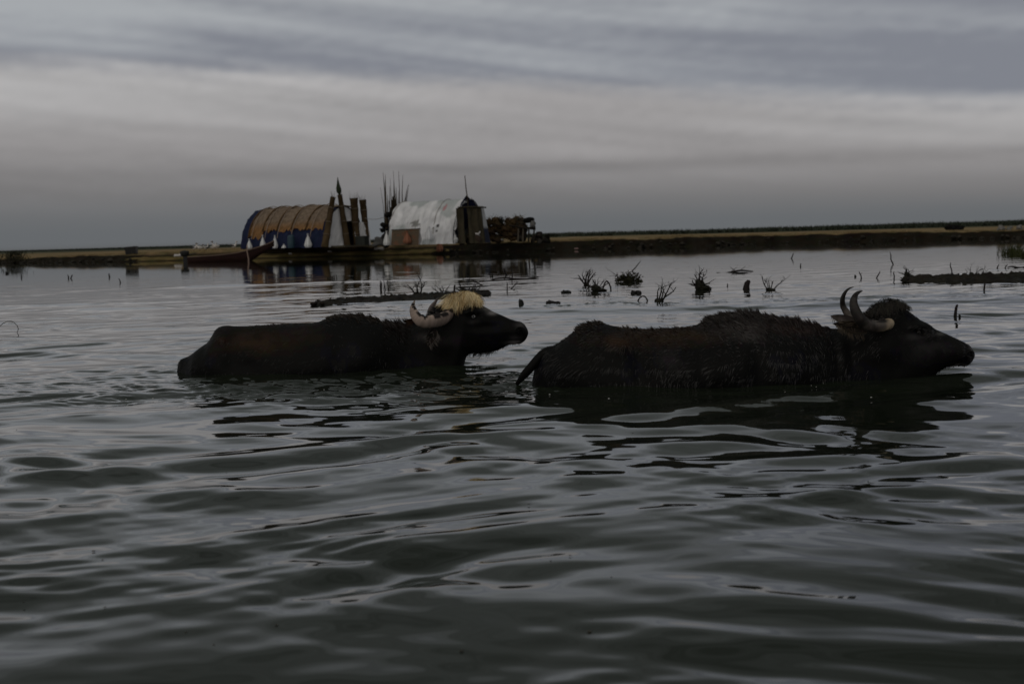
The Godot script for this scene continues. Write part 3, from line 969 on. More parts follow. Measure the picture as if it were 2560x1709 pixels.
func reed_column(root: Node3D, called: String, a: Vector3, b: Vector3, r0: float, r1: float, tip: int, col: Color) -> MeshInstance3D:
	var g := Geo.new()
	var pts := []
	var rad := []
	for k in 9:
		var t := k / 8.0
		pts.append(a.lerp(b, t))
		rad.append(lerpf(r0, r1, t) * (1.06 if k % 2 == 0 else 0.97))
	g.col = col
	g.tube(pts, rad, 12)
	for k in g.v.size():
		g.c[k] = col * (0.75 + 0.5 * absf(sin(k * 2.7))) * lerpf(1.25, 0.6, clampf((g.v[k].y - a.y) / 2.6, 0.0, 1.0))
	for k in tip:                                             # loose reeds sticking out of the top
		var s := b + Vector3(rng.randfn(0, r1 * 0.6), -0.1, rng.randfn(0, r1 * 0.6))
		g.col = col * rng.randf_range(0.4, 0.8)
		g.tube([s, s + Vector3(rng.randfn(0, 0.06), rng.randf_range(0.2, 0.55), rng.randfn(0, 0.06))], [0.012, 0.004], 4)
	var o := part(called, g, M.matte, root)
	for t in [0.25, 0.5, 0.78]:
		var band := Geo.new()
		band.col = Color(0.13, 0.105, 0.08)
		var c: Vector3 = a.lerp(b, t)
		band.tube([c - (b - a).normalized() * 0.03, c + (b - a).normalized() * 0.03], [lerpf(r0, r1, t) * 1.12, lerpf(r0, r1, t) * 1.12], 12)
		part("binding", band, M.cloth, o)
	return o


func make_blue_hut() -> void:
	rng.seed = 410
	var p := at(756, 600, 88.0)
	p.y = BANK_TOP - 0.02
	var root := thing("reed_hut", "blue tarpaulin hut with brown reed mats roped over its arched roof", "hut", p, deg_to_rad(-40.0))
	var L := 7.5
	var W := 3.5
	var H := 2.45
	var g := Geo.new()
	var navy := Color(0.020, 0.026, 0.062)
	arch_sheet(g, W, H, -L / 2, L / 2, 0.0, 1.0, 40, 36, 0.0, func(x: float, a: float, y: float): return navy * (0.85 + 0.5 * absf(lumps.get_noise_2d(x * 40.0, a * 60.0))), 0.15)
	part("tarpaulin", g, M.cloth, root)
	# back gable of the same tarpaulin
	g = Geo.new()
	g.col = navy
	var id := []
	for k in 25:
		var q := arch(W, H, k / 24.0)
		id.append(g.add(Vector3(-L / 2, q.y, q.x)))
	var mid := g.add(Vector3(-L / 2 - 0.35, H * 0.4, 0))
	for k in 24:
		g.tri(id[k], id[k + 1], mid)
	part("gable", g, M.cloth, root)
	# reed mats, each a strip of its own over the roof, overlapping the next
	var edges := [[-3.05, -1.7, 0.085], [-1.75, -0.45, 0.135], [-0.5, 0.9, 0.135], [0.85, 2.15, 0.14], [2.1, 3.6, 0.14]]
	for k in edges.size():
		g = Geo.new()
		var e = edges[k]
		var tone := [1.0, 0.95, 1.05, 1.0, 0.95][k] as float
		arch_sheet(g, W, H, e[0], e[1], e[2], 1.0 - e[2], 16, 44, 0.06 + 0.05 * (k % 2), func(x: float, a: float, y: float):
			var straw := Color(0.215, 0.165, 0.125).lerp(Color(0.245, 0.135, 0.062), smoothstep(1.75, 1.15, y))
			var t: float = (x - e[0]) / (e[1] - e[0])
			var line := 0.86 + 0.2 * sin(a * 260.0) + 0.25 * lumps.get_noise_2d(x * 120.0, a * 500.0)
			if t < 0.1:
				line *= 0.55
			return straw * line * tone, 0.06)
		var mo := part("reed_mat", g, M.matte, root)
		# rolled hem along the right edge
		var hem := Geo.new()
		hem.col = Color(0.10, 0.06, 0.03)
		var hp := []
		var hr := []
		for j in 24:
			var q := arch(W, H, lerpf(e[2], 1.0 - e[2], j / 23.0))
			var nn := (q - Vector2(0, H * 0.3)).normalized() * (0.09 + 0.05 * (k % 2))
			hp.append(Vector3(e[0] + 0.03, q.y + nn.y, q.x + nn.x))
			hr.append(0.045)
		hem.tube(hp, hr, 6)
		part("hem", hem, M.matte, mo)
	# ropes over the roof, down to the sacks
	for x in [-2.62, -1.35, -0.22, 1.05, 2.75]:
		g = Geo.new()
		g.col = Color(0.30, 0.24, 0.20)
		var rp := []
		var rr := []
		for j in 30:
			var q := arch(W, H, lerpf(0.075, 0.925, j / 29.0))
			var nn := (q - Vector2(0, H * 0.3)).normalized() * 0.17
			rp.append(Vector3(x + 0.03 * sin(j * 0.4), q.y + nn.y, q.x + nn.x))
			rr.append(0.022)
		g.tube(rp, rr, 5)
		part("rope", g, M.cloth, root)
	# white cloth front with its doorway
	var white := Color(0.72, 0.73, 0.77)
	g = Geo.new()
	var cols := 44
	g.sheet(15, cols, func(r: int, c: int):
		var a := c / float(cols - 1)
		var q := arch(W * 0.965, H * 0.975, a)
		var bottom := 0.0
		if q.x < -0.1 and q.x > -0.8:
			bottom = minf(1.52, q.y)
		var y := lerpf(bottom, q.y, r / 14.0)
		var fold := lumps.get_noise_2d(q.x * 90.0, y * 50.0)
		return [Vector3(L / 2 - 0.02 + 0.06 * fold, y, q.x), white * (0.96 + 0.12 * fold)], false, true)
	part("front_cloth", g, M.cloth, root)
	g = Geo.new()
	g.sheet(10, 16, func(r: int, c: int):
		var z := lerpf(-0.62, -1.85, c / 15.0)
		var y := lerpf(0.0, 1.45 - 0.3 * smoothstep(-1.3, -1.85, z), r / 9.0)
		var fold := lumps.get_noise_2d(z * 120.0, y * 60.0)
		return [Vector3(L / 2 + 0.34 + 0.08 * fold - 0.1 * r / 9.0, y, z), white * (0.95 + 0.15 * fold)])
	part("side_cloth", g, M.cloth, root)
	var reed := Color(0.072, 0.050, 0.029)
	var X := L / 2 + 0.16
	reed_column(root, "reed_pillar", Vector3(X, 0, 1.78), Vector3(X, 2.95, 0.98), 0.22, 0.15, 9, reed)
	var tall := reed_column(root, "reed_pillar", Vector3(X + 0.05, 0, -0.02), Vector3(X, 3.1, 0.42), 0.2, 0.14, 4, reed)
	reed_column(root, "reed_pillar", Vector3(X, 0, -0.85), Vector3(X, 2.9, -0.72), 0.2, 0.235, 9, reed)
	reed_column(root, "reed_pillar", Vector3(X, 0, -1.72), Vector3(X, 2.8, -1.45), 0.15, 0.21, 9, reed)
	g = Geo.new()
	g.col = Color(0.035, 0.042, 0.024)
	g.tube([Vector3(X, 3.1, 0.42), Vector3(X, 3.28, 0.47), Vector3(X, 3.48, 0.5), Vector3(X, 3.75, 0.52), Vector3(X, 4.15, 0.54)], [0.06, 0.15, 0.15, 0.08, 0.008], 9)
	part("plume", g, M.matte, tall)
	g = Geo.new()
	g.col = reed
	g.tube([Vector3(X + 0.1, 2.45, 0.42), Vector3(X + 0.1, 2.36, -0.72)], [0.05, 0.045], 7)
	part("beam", g, M.matte, root)
	# threshold planks of packed earth in front
	g = Geo.new()
	g.col = Color(0.07, 0.06, 0.045)
	g.box(Vector3(L / 2 + 0.9, 0.03, -0.3), Vector3(1.2, 0.1, 3.4))
	part("threshold", g, M.matte, root)
	var B := root.transform
	var names := ["first white cone-shaped sack from the left below the roof mats of the blue hut", "second white cone-shaped sack from the left below the roof mats of the blue hut", "third white cone-shaped sack from the left below the roof mats of the blue hut", "white cone-shaped sack right of the blue barrel by the reed pillar"]
	var k2 := 0
	for q in [[-2.62, 0.62, 0.36], [-1.35, 0.82, 0.38], [-0.22, 0.78, 0.36], [2.75, 0.82, 0.46]]:
		sack(names[k2], Color(0.72, 0.73, 0.75), B * Vector3(q[0], 0.02, W / 2 + 0.28), q[1], q[2], "weighting sacks along the huts")
		k2 += 1
	sack("small white bag on the ground left of the blue barrel", Color(0.72, 0.73, 0.75), B * Vector3(0.72, 0.0, W / 2 + 0.4), 0.26, 0.3, "")
	# barrel
	g = Geo.new()
	g.col = Color(0.030, 0.062, 0.085)
	g.tube([Vector3(0, 0, 0), Vector3(0, 0.02, 0), Vector3(0, 0.24, 0), Vector3(0, 0.27, 0), Vector3(0, 0.3, 0), Vector3(0, 0.66, 0), Vector3(0, 0.74, 0), Vector3(0, 0.78, 0)], [0.18, 0.205, 0.21, 0.222, 0.21, 0.21, 0.18, 0.12], 18)
	var br := thing("barrel", "blue plastic barrel standing against the side of the blue hut", "barrel", B * Vector3(1.4, 0.0, W / 2 + 0.42))
	part("drum", g, M.plastic, br)
	g = Geo.new()
	g.col = Color(0.025, 0.05, 0.07)
	g.tube([Vector3(0.05, 0.77, 0), Vector3(0.05, 0.84, 0)], [0.05, 0.05], 10)
	part("cap", g, M.plastic, br)
	# dark crate by the door
	var cr := thing("crate", "dark metal chest standing before the white cloth right of the doorway", "chest", B * Vector3(L / 2 + 0.9, 0.0, -0.6), deg_to_rad(-25))
	g = Geo.new()
	g.col = Color(0.022, 0.024, 0.022)
	g.box(Vector3(0, 0.28, 0), Vector3(0.62, 0.52, 0.55))
	part("chest_body", g, M.plastic, cr)
	g = Geo.new()
	g.col = Color(0.030, 0.032, 0.03)
	g.box(Vector3(0, 0.575, 0), Vector3(0.66, 0.07, 0.59))
	part("lid", g, M.plastic, cr)


func make_white_hut() -> void:
	rng.seed = 520
	var p := at(1093, 600, 82.5)
	p.y = BANK_TOP
	var root := thing("tarpaulin_hut", "arched hut covered in crumpled white plastic with an olive cloth porch", "hut", p, deg_to_rad(-37.0))
	var L := 5.1
	var W := 3.0
	var H := 2.5
	var g := Geo.new()
	var white := Color(0.70, 0.71, 0.75)
	arch_sheet(g, W, H, -L / 2, L / 2 - 0.05, 0.0, 1.0, 90, 90, 0.0, func(x: float, a: float, y: float):
		var c := white * (0.95 + 0.25 * lumps.get_noise_2d(x * 25.0, y * 25.0))
		c = c.lerp(Color(0.36, 0.40, 0.41), 0.75 * smoothstep(0.05, 0.3, lumps.get_noise_2d(x * 9.0 + 31.0, y * 11.0)))
		if Vector2((x + 0.45) / 0.32, (y - 1.2) / 0.2).length() < 0.9 + lumps.get_noise_2d(x * 90.0, y * 90.0):
			c = c.lerp(Color(0.10, 0.10, 0.085), 0.75)               # torn, muddy patch
		for s in [[0.95, 0.93], [1.18, 1.03], [1.1, 0.74]]:
			if a < 0.5 and Vector2(x - s[0], y - s[1]).length() < 0.062:
				c = Color(0.02, 0.02, 0.022)                          # three small holes
		if Vector2((x - 1.35) / 0.11, (y - 2.05) / 0.2).length() < 1.0 and a < 0.5:
			c = c.lerp(Color(0.45, 0.10, 0.13), 0.6)                 # red smear
		return c, 0.05)
	for k in g.v.size():                                       # folds hanging from the ridge
		var q := g.v[k]
		var low := smoothstep(2.3, 0.9, q.y)
		var fold := sin(q.x * 15.0 + 3.0 * lumps.get_noise_2d(q.x * 20.0, q.y * 14.0)) * 0.085 * (0.25 + 0.75 * low) + 0.08 * lumps.get_noise_2d(q.x * 30.0, q.y * 12.0)
		g.v[k] = q + Vector3(0, 0, signf(q.z) * fold)
	part("tarpaulin", g, M.plastic_sheet, root)
	# torn front edge, bunched
	g = Geo.new()
	g.sheet(8, 60, func(r: int, c: int):
		var q := arch(W, H, lerpf(0.0, 0.55, c / 59.0))
		var t := r / 7.0
		var fl := lumps.get_noise_2d(c * 9.0, t * 60.0)
		return [Vector3(L / 2 - 0.1 + 0.2 * t * (0.8 + 0.6 * lumps.get_noise_2d(c * 7.0, 4.0)) + 0.07 * fl, q.y + 0.04, q.x + 0.14 * sin(t * 4.0 + c * 0.5) * t + 0.12 * fl), Color(0.72, 0.73, 0.76) * (0.85 + 0.5 * fl)])
	part("torn_edge", g, M.plastic_sheet, root)
	var navy := Color(0.012, 0.015, 0.032)
	for side in [-L / 2 + 0.02, L / 2 - 0.15]:
		g = Geo.new()
		g.col = navy
		var id := []
		for k in 25:
			var q := arch(W * 1.01, H * 1.01, k / 24.0)
			id.append(g.add(Vector3(side, q.y, q.x)))
		var mid := g.add(Vector3(side + (-0.22 if side < 0 else 0.0), H * 0.4, 0))
		for k in 24:
			if side < 0:
				g.tri(id[k], id[k + 1], mid)
			else:
				g.tri(id[k + 1], id[k], mid)
		part("gable", g, M.cloth, root)
	# peaked dark-blue canopy over the entrance
	g = Geo.new()
	g.col = Color(0.016, 0.022, 0.055)
	var apex := g.add(Vector3(L / 2 + 0.12, 2.72, 0.5))
	var c0 := g.add(Vector3(L / 2 + 0.35, 1.95, 1.45))
	var c1 := g.add(Vector3(L / 2 + 0.4, 2.0, -0.1))
	var c2 := g.add(Vector3(L / 2 - 0.3, 2.3, 0.5))
	g.tri(apex, c2, c0)
	g.tri(apex, c1, c2)
	part("canopy", g, M.cloth, root)
	# olive porch cloth, open on a dark slit
	for e in [[1.5, 1.02, 0.30], [0.72, -0.62, 0.0]]:
		g = Geo.new()
		g.sheet(14, 26, func(r: int, c: int):
			var t := r / 13.0
			var u := c / 25.0
			var z := lerpf(e[0], e[1], u)
			var spread := lerpf(1.1, 1.0, t)
			var fold := sin(z * 13.0 + 1.6 * lumps.get_noise_2d(z * 40.0, t * 30.0)) * 0.05
			return [Vector3(L / 2 + 0.42 + 0.2 * (1.0 - t) - 0.25 * absf(z / 1.3) + fold, t * 1.98, z * spread), Color(0.066, 0.056, 0.038) * (0.85 + 0.3 * lumps.get_noise_2d(z * 60.0, t * 80.0) + 2.0 * fold)], false, true)
		part("porch_cloth", g, M.cloth, root)
	g = Geo.new()
	g.col = Color(0.05, 0.042, 0.03)
	g.tube([Vector3(L / 2 + 0.4, 2.0, 1.62), Vector3(L / 2 + 0.5, 2.03, 0.3), Vector3(L / 2 + 0.42, 2.0, -0.85)], [0.05, 0.05, 0.04], 7)
	part("porch_rail", g, M.matte, root)
	g = Geo.new()
	g.col = Color(0.06, 0.05, 0.036)
	g.tube([Vector3(L / 2 + 0.15, 0.0, 0.42), Vector3(L / 2 + 0.15, 2.4, 0.45), Vector3(L / 2 + 0.12, 3.0, 0.52), Vector3(L / 2 + 0.1, 3.8, 0.58)], [0.04, 0.035, 0.03, 0.02], 7)
	part("pole", g, M.matte, root)
	# white sheet with a blue hem at the far side of the porch
	g = Geo.new()
	g.sheet(12, 10, func(r: int, c: int):
		var t := r / 11.0
		var z := lerpf(-0.5, -1.05 - 0.6 * (1.0 - t), c / 9.0)
		return [Vector3(L / 2 + 0.12 + 0.05 * sin(c * 2.0), t * 2.1, z), Color(0.45, 0.46, 0.49) if t > 0.42 else Color(0.02, 0.026, 0.05)], false, true)
	part("side_sheet", g, M.plastic_sheet, root)
	# woven mat over the foot of the wall
	g = Geo.new()
	g.sheet(44, 24, func(r: int, c: int):
		var t := r / 43.0
		var u := c / 23.0
		var ridge := absf(sin(t * 13.0 * PI))
		var col := Color(0.062, 0.047, 0.032).lerp(Color(0.155, 0.12, 0.088), ridge)
		col = col.lerp(Color(0.22, 0.09, 0.05), 0.5 * smoothstep(0.1, 0.35, lumps.get_noise_2d(u * 90.0, t * 40.0)))
		return [Vector3(lerpf(-2.08, -0.0, u), t * 0.88 - 0.02, W / 2 + 0.16 + 0.03 * ridge - 0.12 * t), col])
	part("woven_mat", g, M.matte, root)
	g = Geo.new()
	g.col = Color(0.04, 0.03, 0.022)
	g.tube([Vector3(-2.12, 0.87, W / 2 + 0.05), Vector3(0.04, 0.89, W / 2 + 0.05)], [0.035, 0.035], 7)
	part("mat_rod", g, M.matte, root)
	for q in [[-2.4, 0.85], [0.95, 0.95]]:
		g = Geo.new()
		g.col = Color(0.32, 0.30, 0.28)
		var rp := []
		var rr := []
		for j in 26:
			var s := arch(W, H, lerpf(0.07, 0.9, j / 25.0))
			var nn := (s - Vector2(0, H * 0.3)).normalized() * 0.05
			rp.append(Vector3(clampf(q[0], -2.45, 2.4) + 0.02 * sin(j), s.y + nn.y, s.x + nn.x))
			rr.append(0.018)
		g.tube(rp, rr, 5)
		part("rope", g, M.cloth, root)
	var B := root.transform
	sack("white cone-shaped sack at the left foot of the white plastic hut", Color(0.72, 0.73, 0.75), B * Vector3(-2.3, 0.0, W / 2 + 0.3), 0.84, 0.42, "weighting sacks along the huts")
	sack("white cone-shaped sack before the crumpled plastic, right of the woven mat", Color(0.68, 0.7, 0.74), B * Vector3(0.95, 0.22, W / 2 + 0.34), 0.78, 0.4, "weighting sacks along the huts")
	sack("orange sack hanging before the brown woven mat of the white hut", Color(0.26, 0.115, 0.072), B * Vector3(-0.72, 0.08, W / 2 + 0.3), 0.72, 0.52, "orange sacks by the white hut")
	var low := at(1093, 628, 82.0)
	sack("orange sack hanging down the dark bank to the waterline", Color(0.46, 0.21, 0.135), Vector3(low.x, 0.14, bank_edge(low.x) + 0.25), 0.68, 0.46, "orange sacks by the white hut")
	var bag := at(1190, 584, 81.5)
	var bg := Geo.new()
	bg.col = Color(0.055, 0.042, 0.034)
	bg.lump(Vector3(0, 0.28, 0), Vector3(0.34, 0.3, 0.3), lumps, 0.4, 2.0, 14)
	var heap := thing("bundle", "brown bundle topped with a white cloth at the foot of the olive porch", "bundle", Vector3(bag.x, BANK_TOP - 0.04, bag.z + 0.8))
	part("bale", bg, M.cloth, heap)
	bg = Geo.new()
	bg.col = Color(0.6, 0.57, 0.58)
	bg.lump(Vector3(0.02, 0.56, 0.05), Vector3(0.22, 0.15, 0.2), lumps, 0.6, 2.0, 12)
	part("cloth", bg, M.cloth, heap)
	bg = Geo.new()
	for k in 7:
		bg.col = Color(0.05, 0.043, 0.035) * rng.randf_range(0.5, 1.5)
		bg.lump(Vector3(rng.randf_range(-0.4, 0.4), 0.15 + 0.25 * rng.randf(), rng.randf_range(-0.2, 0.2)), Vector3(0.22, 0.2, 0.2) * rng.randf_range(0.6, 1.2), lumps, 0.5, 2.0, 10)
	var q2 := at(1162, 590, 81.6)
	solo("rag_heap", bg, M.cloth, "heap of dark rags between the torn white plastic and the olive porch", "heap", Vector3(q2.x, BANK_TOP - 0.04, q2.z + 0.6))


func make_yard() -> void:
	rng.seed = 633
	# tall reed poles behind the white hut
	var p := at(990, 600, 86.0)
	p.y = BANK_TOP
	var root := thing("pole_stack", "stack of tall bare reed poles standing between the two huts", "poles", p)
	var px := 86.0 / FOCAL
	for q in [[-24, 167, 5.0, -3], [-21, 160, 6.5, 1], [-14, 132, 3, 2], [-9, 150, 3, -1], [-2, 150, 8.0, 0], [3, 128, 8.0, 2], [8, 118, 3, 3], [14, 168, 3.5, -1], [19, 158, 4, 4], [24, 132, 6, 10], [27, 136, 4, 9], [-29, 128, 2, -6], [-18, 110, 6, 1], [-5, 105, 9, 0], [0, 170, 2.2, -2]]:
		var g := Geo.new()
		g.col = Color(0.042, 0.032, 0.022) * rng.randf_range(0.7, 1.7)
		var x: float = q[0] * px
		var h: float = (q[1] + 15.0) * px
		var l: float = q[3] * px
		var z := rng.randf_range(-0.5, 0.5)
		var r: float = q[2] * px * 0.5
		g.tube([Vector3(x - l * 0.6, 0, z), Vector3(x - 0.2 * l + rng.randfn(0, 0.03), h * 0.45, z), Vector3(x + 0.2 * l, h * 0.75, z), Vector3(x + l, h, z)], [r, r * 0.9, r * 0.55, 0.008], 6)
		part("pole", g, M.matte, root)
	for k in 40:
		var g := Geo.new()
		g.col = Color(0.03, 0.024, 0.017) * rng.randf_range(0.6, 1.6)
		var x := rng.randf_range(-26, 12) * px
		var h := rng.randf_range(65, 126) * px * (1.0 - 0.25 * absf(x / 0.7))
		var z := rng.randf_range(-0.5, 0.5)
		g.tube([Vector3(x, 0, z), Vector3(x + rng.randfn(0, 0.06), h, z)], [0.05, 0.02], 5)
		part("reed", g, M.matte, root)
	for k in 4:
		var dark := Geo.new()
		dark.col = Color(0.012, 0.012, 0.012)
		dark.lump(Vector3(-0.75 + 0.1 * k, 0.9 + 0.3 * k * (k % 2), 0.35), Vector3(0.2, 0.14, 0.2), lumps, 0.6, 2.0, 10)
		part("rag", dark, M.cloth, root)
	# clothes line
	var ga := Geo.new()
	ga.col = Color(0.30, 0.29, 0.28)
	var a := at(911, 545, 86.0)
	var b := at(964, 541, 86.0)
	var lp := []
	var lr := []
	for k in 13:
		var t := k / 12.0
		lp.append(a.lerp(b, t) - a + Vector3(0, -0.12 * sin(PI * t), 0))
		lr.append(0.014)
	ga.tube(lp, lr, 4)
	solo("clothes_line", ga, M.cloth, "slack grey line strung from the blue hut to the pole stack", "line", a)
	var wg := Geo.new()
	wg.col = Color(0.09, 0.09, 0.09)
	wg.lump(Vector3(0, 0.22, 0), Vector3(0.42, 0.26, 0.3), lumps, 0.7, 2.0, 14)
	wg.col = Color(0.02, 0.02, 0.022)
	wg.lump(Vector3(0.3, 0.3, 0.1), Vector3(0.22, 0.32, 0.2), lumps, 0.7, 2.0, 12)
	var q := at(951, 600, 84.0)
	solo("scrap_heap", wg, M.cloth, "dark heap of bags left of the white hut's first sack", "heap", Vector3(q.x, BANK_TOP - 0.03, q.z))
	# stacked straw, tyre and odds and ends right of the white hut
	var px2 := 84.0 / FOCAL
	for e in [[1236, 36, 66, "brown straw stack nearest the white hut", 1], [1274, 34, 63, "brown straw stack in the middle of the clutter right of the white hut", 2], [1300, 24, 66, "greyish stack of bundled reeds left of the tyre", 3]]:
		var g := Geo.new()
		var w: float = e[1] * px2
		var h: float = e[2] * px2
		for k in 34:
			var t := rng.randf()
			var c := Color(0.065, 0.042, 0.024).lerp(Color(0.022, 0.018, 0.013), rng.randf()) if e[4] < 3 else Color(0.09, 0.08, 0.066).lerp(Color(0.025, 0.023, 0.02), rng.randf())
			g.col = c
			g.lump(Vector3(rng.randf_range(-0.42, 0.42) * w, h * (0.1 + 0.75 * t), rng.randf_range(-0.3, 0.3) * w), Vector3(0.2, 0.14, 0.2) * rng.randf_range(0.7, 1.4), lumps, 0.7, 3.0, 10)
		for k in 260:
			var s := Vector3(rng.randf_range(-0.5, 0.5) * w, rng.randf_range(0.1, 0.98) * h, rng.randf_range(0.0, 0.42) * w)
			g.col = Color(0.13, 0.085, 0.045).lerp(Color(0.03, 0.024, 0.016), rng.randf())
			g.hair(s, Vector3(rng.randfn(0, 0.7), rng.randfn(-0.1, 0.6), rng.randf()).normalized(), Vector3(0, 0.3, 1), rng.randf_range(0.15, 0.4), 0.02)
		var pos := at(e[0], 590, 84.0)
		solo("straw_stack", g, M.matte, e[3], "stack", Vector3(pos.x, BANK_TOP - 0.02, pos.z), 0.0, "stacks right of the white hut")
	var ty := Geo.new()
	ty.col = Color(0.006, 0.006, 0.0065)
	var tp := []
	var tr := []
	for k in 25:
		var an := TAU * k / 24.0
		tp.append(Vector3(cos(an) * 0.22, 0.0, sin(an) * 0.22))
		tr.append(0.105)
	ty.tube(tp, tr, 10, 1.25)
	var tpos := at(1322, 549.5, 83.4)
	var tyre := solo("tyre", ty, M.matte, "black tyre lying on top of the clutter beside the white hut", "tyre", tpos)
	tyre.rotation = Vector3(0.25, 0, 0.12)
	# rough table that carries it
	var tbl := thing("rough_table", "rough wooden stand of posts and rails under the black tyre", "stand", Vector3(at(1316, 590, 83.6).x, BANK_TOP - 0.02, at(1316, 590, 83.6).z))
	for x in [-0.5, -0.22, 0.12, 0.42]:
		var g := Geo.new()
		g.col = Color(0.11, 0.095, 0.075) if x < 0.0 else Color(0.03, 0.026, 0.02)
		g.tube([Vector3(x, 0, 0.2), Vector3(x + 0.04, 0.78, 0.2)], [0.055, 0.045], 7)
		part("leg", g, M.matte, tbl)
	var rail := Geo.new()
	rail.col = Color(0.03, 0.025, 0.02)
	rail.tube([Vector3(-1.0, 0.98, 0.24), Vector3(0.55, 0.72, 0.24)], [0.055, 0.06], 7)
	part("rail", rail, M.matte, tbl)
	rail = Geo.new()
	rail.col = Color(0.02, 0.018, 0.015)
	rail.box(Vector3(0.05, 0.82, 0.0), Vector3(1.0, 0.09, 0.5))
	part("top", rail, M.matte, tbl)
	var gr := Geo.new()
	gr.col = Color(0.13, 0.13, 0.13)
	gr.lump(Vector3(0, 0.2, 0), Vector3(0.17, 0.22, 0.17), lumps, 0.4, 2.0, 12)
	var gp := at(1332, 564, 83.2)
	solo("grey_sack", gr, M.cloth, "grey sack slumped under the right side of the black tyre", "sack", gp + Vector3(0, -0.12, 0))
	var md := Geo.new()
	for k in 26:
		md.col = Color(0.022, 0.02, 0.018) * rng.randf_range(0.5, 2.2)
		var t := rng.randf()
		md.lump(Vector3(lerpf(-0.4, 0.5, t), lerpf(0.75, 0.05, t) * rng.randf(), rng.randf_range(-0.3, 0.3)), Vector3(0.16, 0.13, 0.16) * rng.randf_range(0.6, 1.3), lumps, 0.7, 3.0, 9)
	var mp := at(1350, 592, 83.8)
	solo("dung_heap", md, M.matte, "dark heap sloping down to the right of the tyre", "heap", Vector3(mp.x, BANK_TOP - 0.02, mp.z))
	var ph := 0
	for e in [[1370, 592, 16, "small dark plant at the right foot of the clutter beside the white hut"], [1255, 560, 20, "spiky dark twigs rising between the two brown straw stacks"]]:
		var g := Geo.new()
		for k in 16:
			g.col = Color(0.018, 0.018, 0.014)
			g.tube([Vector3.ZERO, Vector3(rng.randfn(0, 0.1), rng.randf_range(0.15, 0.4), rng.randfn(0, 0.1)), Vector3(rng.randfn(0, 0.18), rng.randf_range(0.25, 0.5), rng.randfn(0, 0.15))], [0.022, 0.016, 0.006], 4)
		var pp := at(e[0], e[1], 83.6)
		if ph == 0:
			pp.y = BANK_TOP - 0.02
		solo("dry_plant", g, M.matte, e[3], "plant", pp)
		ph += 1
	# litter
	for e in [[1243, 603, 31, 5, "long white plastic scrap lying on the bank right of the olive porch"], [1263, 590, 8, 14, "small white bottle standing before the straw stacks"], [1283, 594, 6, 9, "tiny pale bag left of the pale table posts"], [940, 624, 24, 6, "white plastic scrap on the low shelf between the two huts"], [407, 643, 20, 6, "white plastic scrap on the low shelf left of the boat"], [704, 637, 8, 4, "small pale scrap on the shelf under the blue hut"], [1444, 627, 10, 4, "pinkish scrap at the foot of the dark bank, right of the huts"], [808, 631, 10, 4, "pale scrap on the shelf below the front of the blue hut"]]:
		var g := Geo.new()
		g.col = Color(0.6, 0.58, 0.58) if e[4] != "pinkish scrap at the foot of the dark bank, right of the huts" else Color(0.3, 0.2, 0.2)
		var w: float = e[2] * px2 * 0.5
		var h: float = e[3] * px2 * 0.5
		for k in 4:
			g.lump(Vector3(lerpf(-0.7, 0.7, k / 3.0) * w, h * rng.randf_range(0.6, 1.0), 0), Vector3(w * 0.42, h, 0.12), lumps, 0.7, 2.0, 9)
		var pos := at(e[0], e[1], 84.0)
		pos = Vector3(pos.x, maxf(pos.y, 0.03), bank_edge(pos.x) - (1.1 if e[1] < 610 else 0.15))
		solo("litter", g, M.plastic_sheet, e[4], "litter", pos)
	# dark drum out on the left bank
	var dg := Geo.new()
	dg.col = Color(0.010, 0.010, 0.011)
	dg.box(Vector3(0, 0.24, 0), Vector3(0.66, 0.44, 0.5), Basis(Vector3(0, 0, 1), 0.07), 1.08)
	dg.box(Vector3(-0.02, 0.46, 0), Vector3(0.72, 0.06, 0.54), Basis(Vector3(0, 0, 1), 0.07))
	var dp := at(335, 630, 91.0)
	solo("drum", dg, M.plastic, "black box-shaped tank alone on the bank at left, behind the boat", "tank", Vector3(dp.x, bank_height(dp.x) - 0.05, bank_edge(dp.x) - 1.6))
	# bush at the left water's edge
	var bush := Geo.new()
	for k in 340:
		var s := Vector3(rng.randfn(0, 0.45), rng.randf_range(-0.1, 0.5), rng.randfn(0, 0.3))
		bush.col = Color(0.022, 0.022, 0.014) * rng.randf_range(0.6, 1.6)
		bush.hair(s, Vector3(rng.randfn(0, 0.5), 0.8, rng.randfn(0, 0.4)).normalized(), Vector3(rng.randfn(0, 0.4), 0, 1).normalized(), rng.randf_range(0.12, 0.35), 0.04)
	var bp := at(75, 650, 104.0)
	solo("bush", bush, M.leaf, "low dark bush hanging over the bank at far left", "bush", Vector3(bp.x, 0.2, bank_edge(bp.x) + 0.1))
	# dark and pale heaps on the right-hand bank
	var hg := Geo.new()
	for k in 16:
		hg.col = Color(0.012, 0.012, 0.012) * rng.randf_range(0.7, 1.4)
		hg.lump(Vector3(rng.randf_range(-0.75, 0.75), rng.randf_range(0.02, 0.3), rng.randf_range(-0.3, 0.3)), Vector3(0.3, 0.16, 0.26) * rng.randf_range(0.7, 1.2), lumps, 0.5, 2.0, 10)
	var hp := at(2392, 563, 118.0)
	solo("dark_heap", hg, M.matte, "low black heap on the green strip far right, left of the pale rubble", "heap", Vector3(hp.x, bank_height(hp.x), hp.z))
